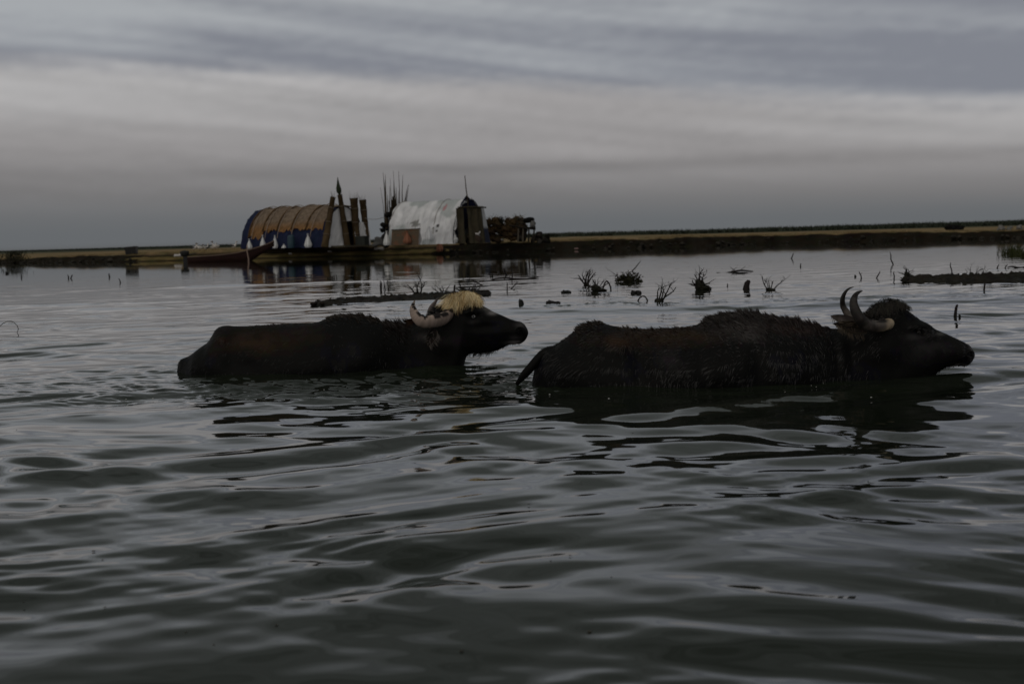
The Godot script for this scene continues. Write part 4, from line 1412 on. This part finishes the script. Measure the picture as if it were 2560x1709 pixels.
	for k in 16:
		var g := Geo.new()
		g.col = Color(0.30, 0.29, 0.28) * rng.randf_range(0.5, 1.2)
		var s := rng.randf_range(0.09, 0.22)
		g.lump(Vector3.ZERO, Vector3(s * 1.4, s * 0.75, s), lumps, 0.6, 2.5, 9, Basis(Vector3(0, 1, 0), rng.randf() * 6.0) * Basis(Vector3(0, 0, 1), rng.randfn(0, 0.4)))
		var rp := at(rng.randf_range(2486, 2590), 570, 88.0)
		solo("rubble", g, M.matte, "pale broken block in the rubble on the bank at far right", "rubble", Vector3(rp.x, bank_height(rp.x) + rng.randf_range(0.02, 0.2), bank_edge(rp.x) - rng.randf_range(1.5, 3.0)), 0.0, "pale rubble at the right end of the bank")


func make_boat() -> void:
	rng.seed = 77
	var p := at(556, 652, 77.0)
	p.y = 0.0
	var root := thing("canoe", "long dark red wooden canoe with upswept bow moored below the blue hut", "boat", p, deg_to_rad(7.0))
	var px := 77.0 / FOCAL
	var g := Geo.new()
	var rim := []
	var rim2 := []
	# [x from the stern in photo pixels, gunwale height above water in pixels, half-beam in metres]
	var st := [[-84, 13, 0.30], [-70, 13.5, 0.38], [-40, 14.5, 0.46], [0, 16.5, 0.5], [35, 20, 0.46], [65, 26, 0.38], [95, 34.5, 0.25], [115, 41.5, 0.13], [129, 47.5, 0.03]]
	var N := 40
	var secs := []
	for k in N:
		var t := k / float(N - 1) * (st.size() - 1)
		var a := int(minf(t, st.size() - 2))
		var f := t - a
		var x := lerpf(st[a][0], st[a + 1][0], f) * px
		var y := lerpf(st[a][1], st[a + 1][1], f) * px
		var w := lerpf(st[a][2], st[a + 1][2], f)
		var keel := -0.16 + maxf(0.0, (x - 1.3)) * 0.62
		secs.append([x, y, w, minf(keel, y - 0.05)])
		rim.append(Vector3(x, y, w))
		rim2.append(Vector3(x, y, -w))
	for side in [0.0, 0.05]:
		g.sheet(N, 17, func(r: int, c: int):
			var s = secs[r]
			var a := PI * c / 16.0
			var w: float = maxf(s[2] - side, 0.005)
			var y: float = lerpf(s[1], s[3] + side, pow(sin(a), 0.7))
			return [Vector3(s[0], y, cos(a) * w * (1.0 if c % 16 == 0 else 0.97)), (Color(0.028, 0.012, 0.0095) if side == 0.0 else Color(0.05, 0.035, 0.025)) * (0.9 + 0.4 * lumps.get_noise_2d(s[0] * 30.0, y * 200.0))], false, side > 0.0)
	part("hull", g, M.wood, root)
	for rr in [rim, rim2]:
		g = Geo.new()
		g.col = Color(0.14, 0.095, 0.075)
		var rad := []
		for k in N:
			rad.append(0.035)
		g.tube(rr, rad, 6)
		part("gunwale", g, M.wood, root)
	g = Geo.new()
	g.col = Color(0.028, 0.012, 0.0095)
	g.box(Vector3(-84 * px, 0.06, 0), Vector3(0.06, 0.46, 0.56))
	part("transom", g, M.wood, root)
	for x in [-0.9, 0.35, 1.3]:
		g = Geo.new()
		g.col = Color(0.08, 0.06, 0.045)
		g.box(Vector3(x, 0.26 + 0.05 * x, 0), Vector3(0.18, 0.03, 0.78 if x < 1.0 else 0.6))
		part("thwart", g, M.wood, root)
	var m := thing("outboard_motor", "black outboard motor clamped on the stern of the red canoe", "motor", p + Basis(Vector3.UP, deg_to_rad(7.0)) * Vector3(-84 * px - 0.16, 0.0, 0.0), deg_to_rad(7.0))
	g = Geo.new()
	g.col = Color(0.012, 0.012, 0.014)
	g.sheet(9, 14, func(r: int, c: int):
		var t := r / 8.0
		var a := TAU * c / 14.0
		var w: float = table([[0, 0.0], [0.08, 0.72], [0.4, 0.92], [0.75, 1.0], [0.93, 0.8], [1.0, 0.0]], t)
		return Vector3(cos(a) * 0.25 * w - 0.02, 0.3 + t * 0.36, sin(a) * 0.16 * w), true)
	part("cowl", g, M.plastic, m)
	g = Geo.new()
	g.col = Color(0.018, 0.018, 0.02)
	g.box(Vector3(0.04, -0.05, 0), Vector3(0.28, 0.74, 0.14))
	part("shaft", g, M.plastic, m)
	g = Geo.new()
	g.col = Color(0.02, 0.02, 0.022)
	g.tube([Vector3(0.15, 0.4, 0), Vector3(0.6, 0.48, 0.05)], [0.025, 0.022], 7)
	part("tiller", g, M.plastic, m)
	g = Geo.new()
	g.col = Color(0.30, 0.215, 0.18)
	var a := at(617, 611, 75.0)
	var b := at(620.5, 653, 75.0)
	var base := Vector3(b.x, 0, b.z)
	g.tube([Vector3(0.0, -0.5, 0), Vector3(0.01, 0.12, 0), Vector3(-0.05, 0.5, 0), a - base], [0.035, 0.034, 0.03, 0.022], 7)
	solo("mooring_pole", g, M.wood, "thin pale mooring pole standing in the water before the canoe", "pole", base)


func make_birds() -> void:
	rng.seed = 88
	var k := 0
	for e in [[483, 614, 1.0, "white bird with dark rump, leftmost of the flock on the bank"], [499, 611, 1.0, "white bird with dark breast, second from left in the flock on the bank"], [513, 615, 0.9, "white bird standing lowest, in the middle of the flock on the bank"], [514, 607, 0.8, "greyish bird with raised dark head behind the middle of the flock"], [531, 613, 0.9, "white bird second from right in the close flock on the bank"], [538, 609, 1.15, "pale bird highest and rightmost in the close flock on the bank"], [582, 612, 1.0, "lone white bird on the bank just left of the blue hut"]]:
		var d := 95.0
		var p := at(e[0], e[1], d)
		p.y = bank_height(p.x) - 0.02
		var s: float = e[2]
		var face := 1.0 if k % 2 == 0 else -1.0
		var root := thing("goose", e[3], "bird", p, 0.4 * (k % 3) + (PI if face < 0 else 0.0), "white birds on the bank")
		var g := Geo.new()
		g.sheet(22, 10, func(r: int, c: int):
			var t := r / 21.0
			var a := TAU * c / 10.0
			# tail, body, then the neck turning up to the head and bill
			var cx: float = table([[0, -0.24], [0.5, 0.13], [0.62, 0.19], [0.8, 0.2], [0.9, 0.22], [1, 0.34]], t)
			var cy: float = table([[0, 0.27], [0.3, 0.21], [0.5, 0.23], [0.62, 0.31], [0.8, 0.46], [0.9, 0.5], [1, 0.485]], t)
			var rr: float = table([[0, 0.005], [0.1, 0.05], [0.3, 0.115], [0.48, 0.1], [0.62, 0.042], [0.8, 0.032], [0.9, 0.043], [0.95, 0.02], [1, 0.004]], t)
			var slope := smoothstep(0.5, 0.66, t) * (1.0 - smoothstep(0.8, 0.93, t))
			var o := Vector3(0, cos(a) * rr, sin(a) * rr).rotated(Vector3(0, 0, 1), slope * 1.2)
			var col := Color(0.62, 0.6, 0.6)
			if t < 0.14 or (k % 2 == 1 and t > 0.8):
				col = Color(0.03, 0.03, 0.03)
			if t > 0.94:
				col = Color(0.2, 0.12, 0.03)
			return [(Vector3(cx, cy, 0) + o) * s, col], true)
		part("body", g, M.cloth, root)
		for side in [1.0, -1.0]:
			g = Geo.new()
			g.col = Color(0.5, 0.49, 0.48) if k % 3 else Color(0.05, 0.05, 0.05)
			g.lump(Vector3(-0.06, 0.24, 0.09 * side) * s, Vector3(0.17, 0.07, 0.03) * s, lumps, 0.1, 1.0, 10)
			part("wing", g, M.cloth, root)
			g = Geo.new()
			g.col = Color(0.16, 0.09, 0.03)
			g.tube([Vector3(0.0, -0.02, 0.04 * side) * s, Vector3(-0.01, 0.14, 0.05 * side) * s], [0.01, 0.012], 5)
			part("leg", g, M.matte, root)
		k += 1


# ---------------------------------------------------------------- snags, stumps and mud bars in the channel
func limb(g: Geo, p: Vector3, dir: Vector3, length: float, r: float, level: int, crook: float) -> void:
	var pts := [p]
	var rad := [r]
	var n := 5
	var d := dir
	var q := p
	for k in n:
		d = (d + Vector3(rng.randfn(0, crook), rng.randfn(0.02, crook * 0.6), rng.randfn(0, crook))).normalized()
		q += d * length / n
		pts.append(q)
		rad.append(lerpf(r, r * 0.35, (k + 1.0) / n))
	g.tube(pts, rad, 5)
	if level > 0:
		for k in rng.randi_range(2, 3):
			var i := rng.randi_range(2, n)
			var side := (d + Vector3(rng.randfn(0, 0.8), rng.randf_range(-0.1, 0.7), rng.randfn(0, 0.5))).normalized()
			limb(g, pts[i], side, length * rng.randf_range(0.3, 0.6), (rad[i] as float) * 0.7, level - 1, crook * 1.2)


func snag(kind: String, x: float, y: float, h_px: float, w_px: float, lean: float, label: String) -> void:
	var base := on_water(x, y)
	var d := -base.z
	var px := d / FOCAL
	var h := h_px * px
	var w := w_px * px
	rng.seed = int(x * 7.0 + y * 13.0)
	var dark := Color(0.013, 0.011, 0.009)
	var g := Geo.new()
	var thick := maxf(1.35, h_px * 0.042) * px
	match kind:
		"stick":
			g.col = dark
			var t := Vector3(lean * h, h, rng.randfn(0, 0.2) * h)
			g.tube([Vector3(-lean * 0.2, -0.15, 0), Vector3.ZERO, t * 0.4 + Vector3(rng.randfn(0, 0.06) * h, 0, 0), t * 0.75 + Vector3(rng.randfn(0, 0.06) * h, 0, 0), t], [thick * 1.3, thick * 1.25, thick * 1.1, thick * 0.9, thick * 0.4], 6)
			if w_px > 6:
				g.tube([t * 0.55, t * 0.6 + Vector3(w * 0.4 * (1.0 if lean <= 0.0 else -1.0), h * 0.18, 0)], [thick * 0.7, thick * 0.3], 5)
			solo("dead_stick", g, M.bark, label, "stick", base, 0.0, "dead sticks in the channel")
		"stubs":
			var root := thing("reed_stubs", label, "reed stubs", base, 0.0, "dead reed stubs in the channel")
			for k in 9:
				g = Geo.new()
				g.col = dark * rng.randf_range(0.7, 1.6)
				var sx := rng.randf_range(-0.5, 0.5) * w
				var hh := h * rng.randf_range(0.3, 1.0)
				g.tube([Vector3(sx, -0.1, rng.randfn(0, 0.2) * w), Vector3(sx + rng.randfn(0, 0.12) * hh + lean * hh, hh, rng.randfn(0, 0.2) * w)], [thick, thick * 0.5], 5)
				part("stem", g, M.bark, root)
		"shrub", "bush":
			var root := thing("dead_shrub" if kind == "shrub" else "marsh_bush", label, "shrub" if kind == "shrub" else "bush", base, 0.0, "dead shrubs in the channel")
			var n := 5 if kind == "shrub" else 8
			for k in n:
				g = Geo.new()
				g.col = dark * rng.randf_range(0.7, 1.5)
				var sp := lerpf(-1.0, 1.0, (k + rng.randf() * 0.6) / n)
				var dir := Vector3(sp * 0.5 * w / h + lean, 1.0 - 0.25 * absf(sp), rng.randfn(0, 0.35)).normalized()
				limb(g, Vector3(sp * w * 0.08, -0.03, rng.randfn(0, 0.05) * w), dir, h * rng.randf_range(0.6, 1.05) / maxf(dir.y, 0.35), thick * 1.15, 2, 0.2)
				part("branch", g, M.bark, root)
			if kind == "bush":
				g = Geo.new()
				for k in 420:
					var a := rng.randf() * TAU
					var s := Vector3(cos(a) * rng.randf() * w * 0.55, rng.randf() * rng.randf() * h * 0.9, sin(a) * rng.randf() * w * 0.4)
					g.col = Color(0.022, 0.022, 0.012) * rng.randf_range(0.5, 1.5)
					g.hair(s, Vector3(rng.randfn(0, 1), rng.randf(), rng.randfn(0, 1)).normalized(), Vector3(0, 0.3, 1), rng.randf_range(0.03, 0.08), 0.02)
				var lf := part("leaves", g, M.leaf, root)
				lf.set_meta("kind", "stuff")
			g = Geo.new()
			g.col = dark * 0.8
			g.lump(Vector3(0, 0.0, 0), Vector3(w * 0.22, h * 0.1, w * 0.2), lumps, 0.6, 3.0, 12)
			part("root_clump", g, M.mud, root)
		"tangle":
			var root := thing("root_tangle", label, "roots", base, 0.0, "tangled roots in the channel")
			g = Geo.new()
			g.col = dark * 0.8
			g.lump(Vector3(0, h * 0.16, 0), Vector3(w * 0.17, h * 0.24, w * 0.16), lumps, 0.6, 3.0, 14)
			g.lump(Vector3(w * 0.15, h * 0.05, 0), Vector3(w * 0.24, h * 0.12, w * 0.18), lumps, 0.6, 3.0, 14)
			part("root_clump", g, M.mud, root)
			for k in 9:
				g = Geo.new()
				g.col = dark * rng.randf_range(0.7, 1.4)
				var sp := lerpf(-1.0, 1.0, (k + rng.randf()) / 9.0)
				var up := 1.0 - 0.9 * absf(sp)
				limb(g, Vector3(sp * w * 0.1, h * 0.15, 0), Vector3(sp * 0.8 + lean, up * 0.9 + 0.1, rng.randfn(0, 0.3)).normalized(), (h * 0.85 if absf(sp) < 0.5 else w * 0.5) * rng.randf_range(0.6, 1.0), thick * 1.1, 1, 0.28)
				part("root", g, M.bark, root)
		"stump":
			g.col = dark
			var t := Vector3(lean * h, h, 0)
			g.tube([Vector3(0, -0.15, 0), Vector3.ZERO, t * 0.35, t * 0.7 + Vector3(w * 0.04, 0, 0), t * 0.9 + Vector3(w * 0.16, 0, 0), t + Vector3(w * 0.3, -h * 0.05, 0)], [w * 0.34, w * 0.33, w * 0.28, w * 0.26, w * 0.22, w * 0.1], 10)
			solo("stump", g, M.bark, label, "stump", base, 0.0, "stumps in the channel")
		"clod":
			g.col = dark * 0.9
			for k in 5:
				g.lump(Vector3(rng.randf_range(-0.32, 0.32) * w, h * 0.25 * rng.randf(), rng.randf_range(-0.2, 0.2) * w), Vector3(w * 0.3, h * 0.7, w * 0.25) * rng.randf_range(0.6, 1.0), lumps, 0.6, 3.0, 12)
			solo("mud_clod", g, M.mud, label, "clod", base, 0.0, "mud clods in the channel")
		"log":
			var root := thing("driftwood", label, "branch", base, 0.0, "driftwood in the channel")
			g.col = dark
			var pts := []
			var rad := []
			for k in 9:
				var t := k / 8.0
				pts.append(Vector3((t - 0.5) * w, 0.01 + lean * (t - 0.5) * w + 0.02 * sin(t * 7.0 + x), 0.04 * sin(t * 5.0)))
				rad.append(thick * (0.5 + 1.3 * sin(PI * (0.1 + 0.8 * t))))
			g.tube(pts, rad, 6)
			part("bough", g, M.bark, root)
			for k in 3:
				g = Geo.new()
				g.col = dark
				limb(g, pts[3 + k], Vector3(rng.randfn(-0.4, 0.5), 0.7, rng.randfn(0, 0.3)).normalized(), h, thick * 0.8, 0, 0.15)
				part("branch", g, M.bark, root)
		"loop":
			g.col = dark
			var pts := []
			var rad := []
			for k in 15:
				var a := PI * (k / 14.0) * 1.16 - 0.25
				pts.append(Vector3(-cos(a) * w * 0.5 + rng.randfn(0, 0.03) * w, sin(a) * h * (0.8 + 0.3 * sin(a * 0.5)) + rng.randfn(0, 0.04) * h, 0.05 * sin(a * 2.0)))
				rad.append(thick * rng.randf_range(1.2, 2.0) * (0.38 if w_px > 40.0 else 0.85))
			g.tube(pts, rad, 7)
			solo("looped_root", g, M.bark, label, "root", base, 0.0, "looped roots in the channel")


func mud_bar(x0: float, x1: float, z0: float, z1: float, high: float, broad: float, taper: float) -> void:
	var g := Geo.new()
	var cols := 150
	var rows := 60
	g.sheet(rows, cols, func(r: int, c: int):
		var u := c / float(cols - 1)
		var t := r / float(rows - 1)
		var x := lerpf(x0, x1, u)
		var zm := lerpf(z0, z1, u)
		var wd := broad * pow(sin(PI * clampf(u * 0.94 + 0.03, 0.0, 1.0)), 0.5) * (1.0 + 0.9 * lumps.get_noise_2d(x * 45.0, broad * 9.0)) * lerpf(1.0, smoothstep(-0.15, 0.25, u), taper)
		var s := t * 2.0 - 1.0
		var z := zm - s * wd
		var y := high * lerpf(1.0, smoothstep(-0.22, 0.22, u), taper) * (1.0 - s * s) * (0.75 + 0.8 * lumps.get_noise_2d(x * 70.0, z * 70.0) + 0.9 * absf(lumps.get_noise_2d(x * 200.0, z * 200.0)) - 0.5 * smoothstep(0.2, 1.0, absf(s)) * (0.6 + lumps.get_noise_2d(x * 110.0, z * 60.0))) - 0.015
		y -= 0.1 * smoothstep(0.85, 1.0, absf(s)) + 0.12 * (1.0 - smoothstep(0.0, 0.05, minf(u, 1.0 - u)))
		var tone := 1.0 + 0.9 * lumps.get_noise_2d(x * 90.0, z * 90.0)
		return [Vector3(x, y, z), Color(0.013, 0.0105, 0.0075) * tone])
	for k in 60:
		var u := rng.randf()
		var s := rng.randf_range(0.02, 0.05)
		g.col = Color(0.014, 0.0115, 0.0085) * rng.randf_range(0.6, 1.5)
		g.lump(Vector3(lerpf(x0, x1, 0.04 + 0.92 * u), high * rng.randf_range(0.1, 0.5), lerpf(z0, z1, u) + rng.randfn(0, 0.25)), Vector3(s * 1.5, s * 0.8, s), lumps, 0.6, 3.0, 9)
	structure("mud_bar", g, M.mud)


func make_channel() -> void:
	rng.seed = 901
	mud_bar(-2.95, -0.25, -20.6, -23.0, 0.06, 0.8, 0.0)
	mud_bar(6.2, 13.0, -23.6, -20.9, 0.10, 0.85, 1.0)
	for e in [
		["stubs", 830, 697, 12, 24, 0.0, "low cluster of dead stubs left of the mud bar behind the first buffalo"],
		["stubs", 959, 724, 27, 26, 0.0, "upright dead reed stubs left of the forked shrub"],
		["shrub", 1046, 735, 46, 62, 0.0, "forked bare shrub on the mud bar above the pale-horned buffalo"],
		["shrub", 1106, 737, 36, 34, 0.0, "twiggy bare shrub just right of the forked shrub on the mud bar"],
		["stump", 1136, 736, 25, 9, 0.0, "narrow upright stump on the mud bar behind the blond tuft"],
		["tangle", 1160, 737, 40, 50, 0.0, "knotted stump with roots on the mud bar behind the blond tuft"],
		["shrub", 1186, 735, 30, 30, 0.15, "fine dead shrub at the right end of the left mud bar"],
		["clod", 1216, 738, 9, 24, 0.0, "flat clod at the tip of the left mud bar"],
		["stick", 1204, 713, 16, 8, -1.6, "pair of sticks slanting left, behind the blond-tufted head"],
		["stick", 1156, 690, 24, 4, 0.0, "thin upright stick in the hut reflections"],
		["stump", 1266, 688, 17, 8, -0.4, "crooked short stump at the edge of the hut reflections"],
		["stick", 1281, 693, 30, 4, 0.0, "tall thin stick right of the crooked short stump"],
		["stubs", 1229, 693, 9, 8, 0.0, "two tiny stubs left of the crooked short stump"],
		["log", 1288, 697, 5, 118, 0.0, "long thin branch floating flat behind the left mud bar"],
		["stick", 1268, 725, 19, 4, 0.0, "thin upright stick beside a slanting one, mid channel"],
		["stick", 1278, 722, 18, 4, 0.9, "dark stick slanting right, mid channel behind the raised muzzle"],
		["clod", 1303, 760, 14, 22, 0.0, "upright clod left of a flat one, above the raised muzzle"],
		["clod", 1384, 758, 9, 38, 0.0, "flat clod above the gap between the two buffaloes"],
		["shrub", 1466, 712, 58, 30, 0.0, "tall straggly dead shrub at mid channel"],
		["tangle", 1490, 727, 34, 70, 0.1, "sprawling root tangle at the foot of the tall straggly shrub"],
		["loop", 1517, 724, 20, 20, 0.0, "curled root loop right of the sprawling tangle"],
		["clod", 1416, 731, 7, 26, 0.0, "small flat clod left of the sprawling root tangle"],
		["bush", 1572, 704, 27, 62, 0.0, "low leafy bush standing in the water at mid channel"],
		["stick", 1580, 678, 26, 4, 0.9, "thick crooked stick rising behind the low leafy bush"],
		["stick", 1542, 705, 24, 6, 0.1, "thin stick left of the low leafy bush"],
		["clod", 1592, 733, 9, 27, 0.0, "flat dark clod below the low leafy bush"],
		["loop", 1607, 753, 13, 25, 0.0, "arched root loop rising from the water behind the leading buffalo's rump"],
		["shrub", 1645, 753, 58, 40, 0.55, "bare branch bending far to the right beside the arched root loop"],
		["tangle", 1750, 724, 60, 74, 0.0, "largest root tangle with long arms, above the leading buffalo's back"],
		["log", 1838, 680, 20, 92, 0.02, "floating branch with one raised twig, far beyond the leading buffalo"],
		["stump", 1866, 723, 21, 27, 0.1, "rounded thick stump left of the fan-shaped branches"],
		["shrub", 1926, 724, 40, 54, 0.0, "fan of bare branches right of the rounded stump"],
		["stick", 1774, 729, 8, 4, 0.1, "tiny stub below the largest root tangle"],
		["stick", 1819, 716, 8, 4, 0.0, "tiny stub left of the rounded stump"],
		["stump", 2002, 667, 9, 5, 0.0, "short dark post near the far bank, right of centre"],
		["stick", 1979, 646, 14, 4, 0.4, "small bent twig near the far bank, right of centre"],
		["stick", 2234, 661, 32, 4, -0.3, "stick leaning left alone in the calm water before the bank"],
		["stick", 2154, 695, 17, 14, -0.3, "twin crossed twigs above the leading buffalo's horns"],
		["clod", 2139, 692, 6, 6, 0.0, "tiny clod left of the twin crossed twigs"],
		["stick", 2192, 695, 18, 4, 0.5, "stick leaning right between twigs and root star"],
		["stick", 2236, 697, 20, 6, 0.0, "upright stub left of the star-shaped roots"],
		["tangle", 2268, 691, 28, 40, 0.0, "star-shaped roots above the tip of the right mud bar"],
		["tangle", 2262, 706, 14, 36, 0.0, "tufted clod at the tip of the right mud bar"],
		["stick", 2381, 690, 34, 4, 0.05, "tall thin stick at the back of the right mud bar"],
		["stump", 2394, 694, 10, 12, 0.2, "small stump on top of the right mud bar"],
		["shrub", 2420, 694, 32, 50, 0.8, "dead branch leaning right over the right mud bar"],
		["stump", 2440, 694, 11, 9, 0.0, "short post under the leaning branch on the right mud bar"],
		["stump", 2461, 726, 22, 8, 0.1, "short post in front of the right mud bar"],
		["stump", 2389, 790, 30, 13, 0.1, "dark broken post standing alone above the leading buffalo's muzzle"],
		["clod", 2400, 793, 8, 7, 0.0, "tiny dark stub beside the broken post"],
		["stick", 2494, 670, 10, 5, 0.4, "small twig left of the floating stick at far right"],
		["stick", 2514, 670, 10, 10, 0.5, "bent twigs at the left end of the floating stick, far right"],
		["log", 2545, 669, 4, 50, 0.0, "thin floating stick at the far right edge"],
		["clod", 16, 684, 6, 9, 0.0, "small dark clod at the far left before the bank"],
		["stick", 53, 693, 9, 4, 0.0, "short upright stick at far left before the bank"],
		["stick", 170, 696, 10, 4, -0.1, "left one of the two crossed sticks at left"],
		["stick", 176, 696, 10, 7, 0.45, "right one of the two crossed sticks at left"],
		["stump", 273, 692, 9, 6, -0.2, "small leaning stump left of the canoe's reflection"],
		["stick", 300, 706, 10, 4, -0.4, "tiny bent stick below the black tank's reflection"],
		["clod", 321, 679, 5, 6, 0.0, "tiny clod beside the black tank's reflection"],
		["loop", 18, 832, 28, 48, 0.0, "thin arched twig at the left edge, level with the buffaloes"],
	]:
		snag(e[0], e[1], e[2], e[3], e[4], e[5], e[6])
	# green reeds at the right
	for e in [[2532, 634, 36, 44, "green reed clump in the shallows at the right edge"], [2572, 640, 30, 30, "second green reed clump, cut by the right edge"]]:
		var base := on_water(e[0], e[1])
		var px := -base.z / FOCAL
		rng.seed = int(e[0])
		var g := Geo.new()
		for k in 230:
			g.col = Color(0.034, 0.040, 0.014) * rng.randf_range(0.5, 1.6)
			var hh: float = e[2] * px * rng.randf_range(0.25, 1.0)
			g.hair(Vector3(rng.randfn(0, 0.3) * e[3] * px, -0.03, rng.randfn(0, 0.3)), Vector3(rng.randfn(0, 0.2), 1, rng.randfn(0, 0.2)).normalized(), Vector3(rng.randfn(0, 0.4), 0, 1).normalized(), hh, 0.014, Vector3(rng.randfn(0, 0.06), -0.02, 0))
		var root := thing("reed_clump", e[4], "reeds", base, 0.0, "green reeds at the right edge")
		var o := part("blades", g, M.leaf, root)
		o.set_meta("kind", "stuff")
	# bubbles and flecks of foam along the animals
	rng.seed = 44
	var places := []
	for k in 26:
		var x := rng.randf_range(-2.6, 2.9)
		var z := -8.0 + rng.randfn(0, 0.35) - (0.9 if x < -0.2 else 0.0) * rng.randf()
		var s := rng.randf_range(0.0015, 0.004) * (1.7 if rng.randf() < 0.12 else 1.0)
		places.append([Vector3(x, 0.004, z), Vector3(s * 1.5, s * 0.7, s * 1.5), Color(0.5, 0.5, 0.5)])
	var fleck := []
	for k in 110:
		var d := 2.6 + 7.0 * pow(rng.randf(), 1.3)
		var x := rng.randf_range(-0.42, 0.2) * d
		if lumps.get_noise_2d(x * 20.0, d * 20.0) < 0.0:
			continue
		var s := rng.randf_range(0.0012, 0.0034)
		fleck.append([Vector3(x, 0.002, -d), Vector3(s * 1.8, s * 0.5, s * 1.2), Color(0.05, 0.045, 0.035) * rng.randf_range(0.3, 1.4)])
	var bit := Geo.new()
	bit.lump(Vector3.ZERO, Vector3.ONE, lumps, 0.5, 1.0, 7)
	scatter("floating_scum", bit, M.mud, fleck, "specks of plant matter floating on the foreground water", "scum")
	var bub := Geo.new()
	bub.lump(Vector3.ZERO, Vector3.ONE, lumps, 0.0, 1.0, 10)
	scatter("foam", bub, M.eye, places, "flecks of foam and bubbles on the water along the buffaloes", "foam")


func _ready() -> void:
	lumps.noise_type = FastNoiseLite.TYPE_SIMPLEX_SMOOTH
	lumps.frequency = 0.05
	lumps.fractal_octaves = 3
	lumps.seed = 4
	# camera
	var cam := Camera3D.new()
	cam.name = "camera"
	cam.position = EYE
	cam.rotation_degrees = Vector3(PITCH, 0, ROLL)
	var lens := CameraAttributesPhysical.new()
	lens.frustum_focal_length = 50.0
	lens.frustum_focus_distance = 9.2
	lens.frustum_far = 8000.0
	lens.frustum_near = 0.1
	lens.exposure_aperture = 5.0
	cam.attributes = lens
	cam.fov = rad_to_deg(2.0 * atan(854.5 / FOCAL))
	cam.near = 0.1
	cam.far = 8000.0
	add_child(cam)
	# sky and light
	var env := Environment.new()
	env.background_mode = Environment.BG_SKY
	var sky := Sky.new()
	var pano := PanoramaSkyMaterial.new()
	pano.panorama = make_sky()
	sky.sky_material = pano
	env.sky = sky
	env.background_energy_multiplier = 2.0
	env.tonemap_mode = Environment.TONE_MAPPER_LINEAR
	env.tonemap_exposure = 0.525
	env.sdfgi_enabled = true
	env.ssao_enabled = true
	env.ssil_enabled = true
	var we := WorldEnvironment.new()
	we.name = "environment"
	we.environment = env
	add_child(we)
	var sun := DirectionalLight3D.new()
	sun.name = "sun"
	sun.light_energy = 0.5
	sun.light_color = Color(1.0, 0.96, 0.9)
	sun.light_angular_distance = 110.0
	sun.shadow_enabled = true
	sun.rotation_degrees = Vector3(-42, -22, 0)
	add_child(sun)
	# materials
	M.hide = mat(0.58, 0.22)
	M.wet_hair = mat(0.36, 0.45)
	M.hair = mat(0.6, 0.4)
	M.horn = mat(0.55, 0.4)
	M.eye = mat(0.12, 0.35)
	M.cloth = mat(0.9, 0.25)
	M.plastic = mat(0.5, 0.4)
	M.plastic_sheet = mat(0.55, 0.4)
	M.matte = mat(0.95, 0.2)
	M.wood = mat(0.7, 0.35)
	M.bark = mat(0.7, 0.35)
	M.mud = mat(0.62, 0.35)
	M.leaf = mat(0.8, 0.25)
	M.earth = mat(0.95, 0.2)
	make_water()
	make_land()
	make_blue_hut()
	make_white_hut()
	make_buffaloes()
	make_boat()
	make_yard()
	make_birds()
	make_channel()
	make_vegetation()
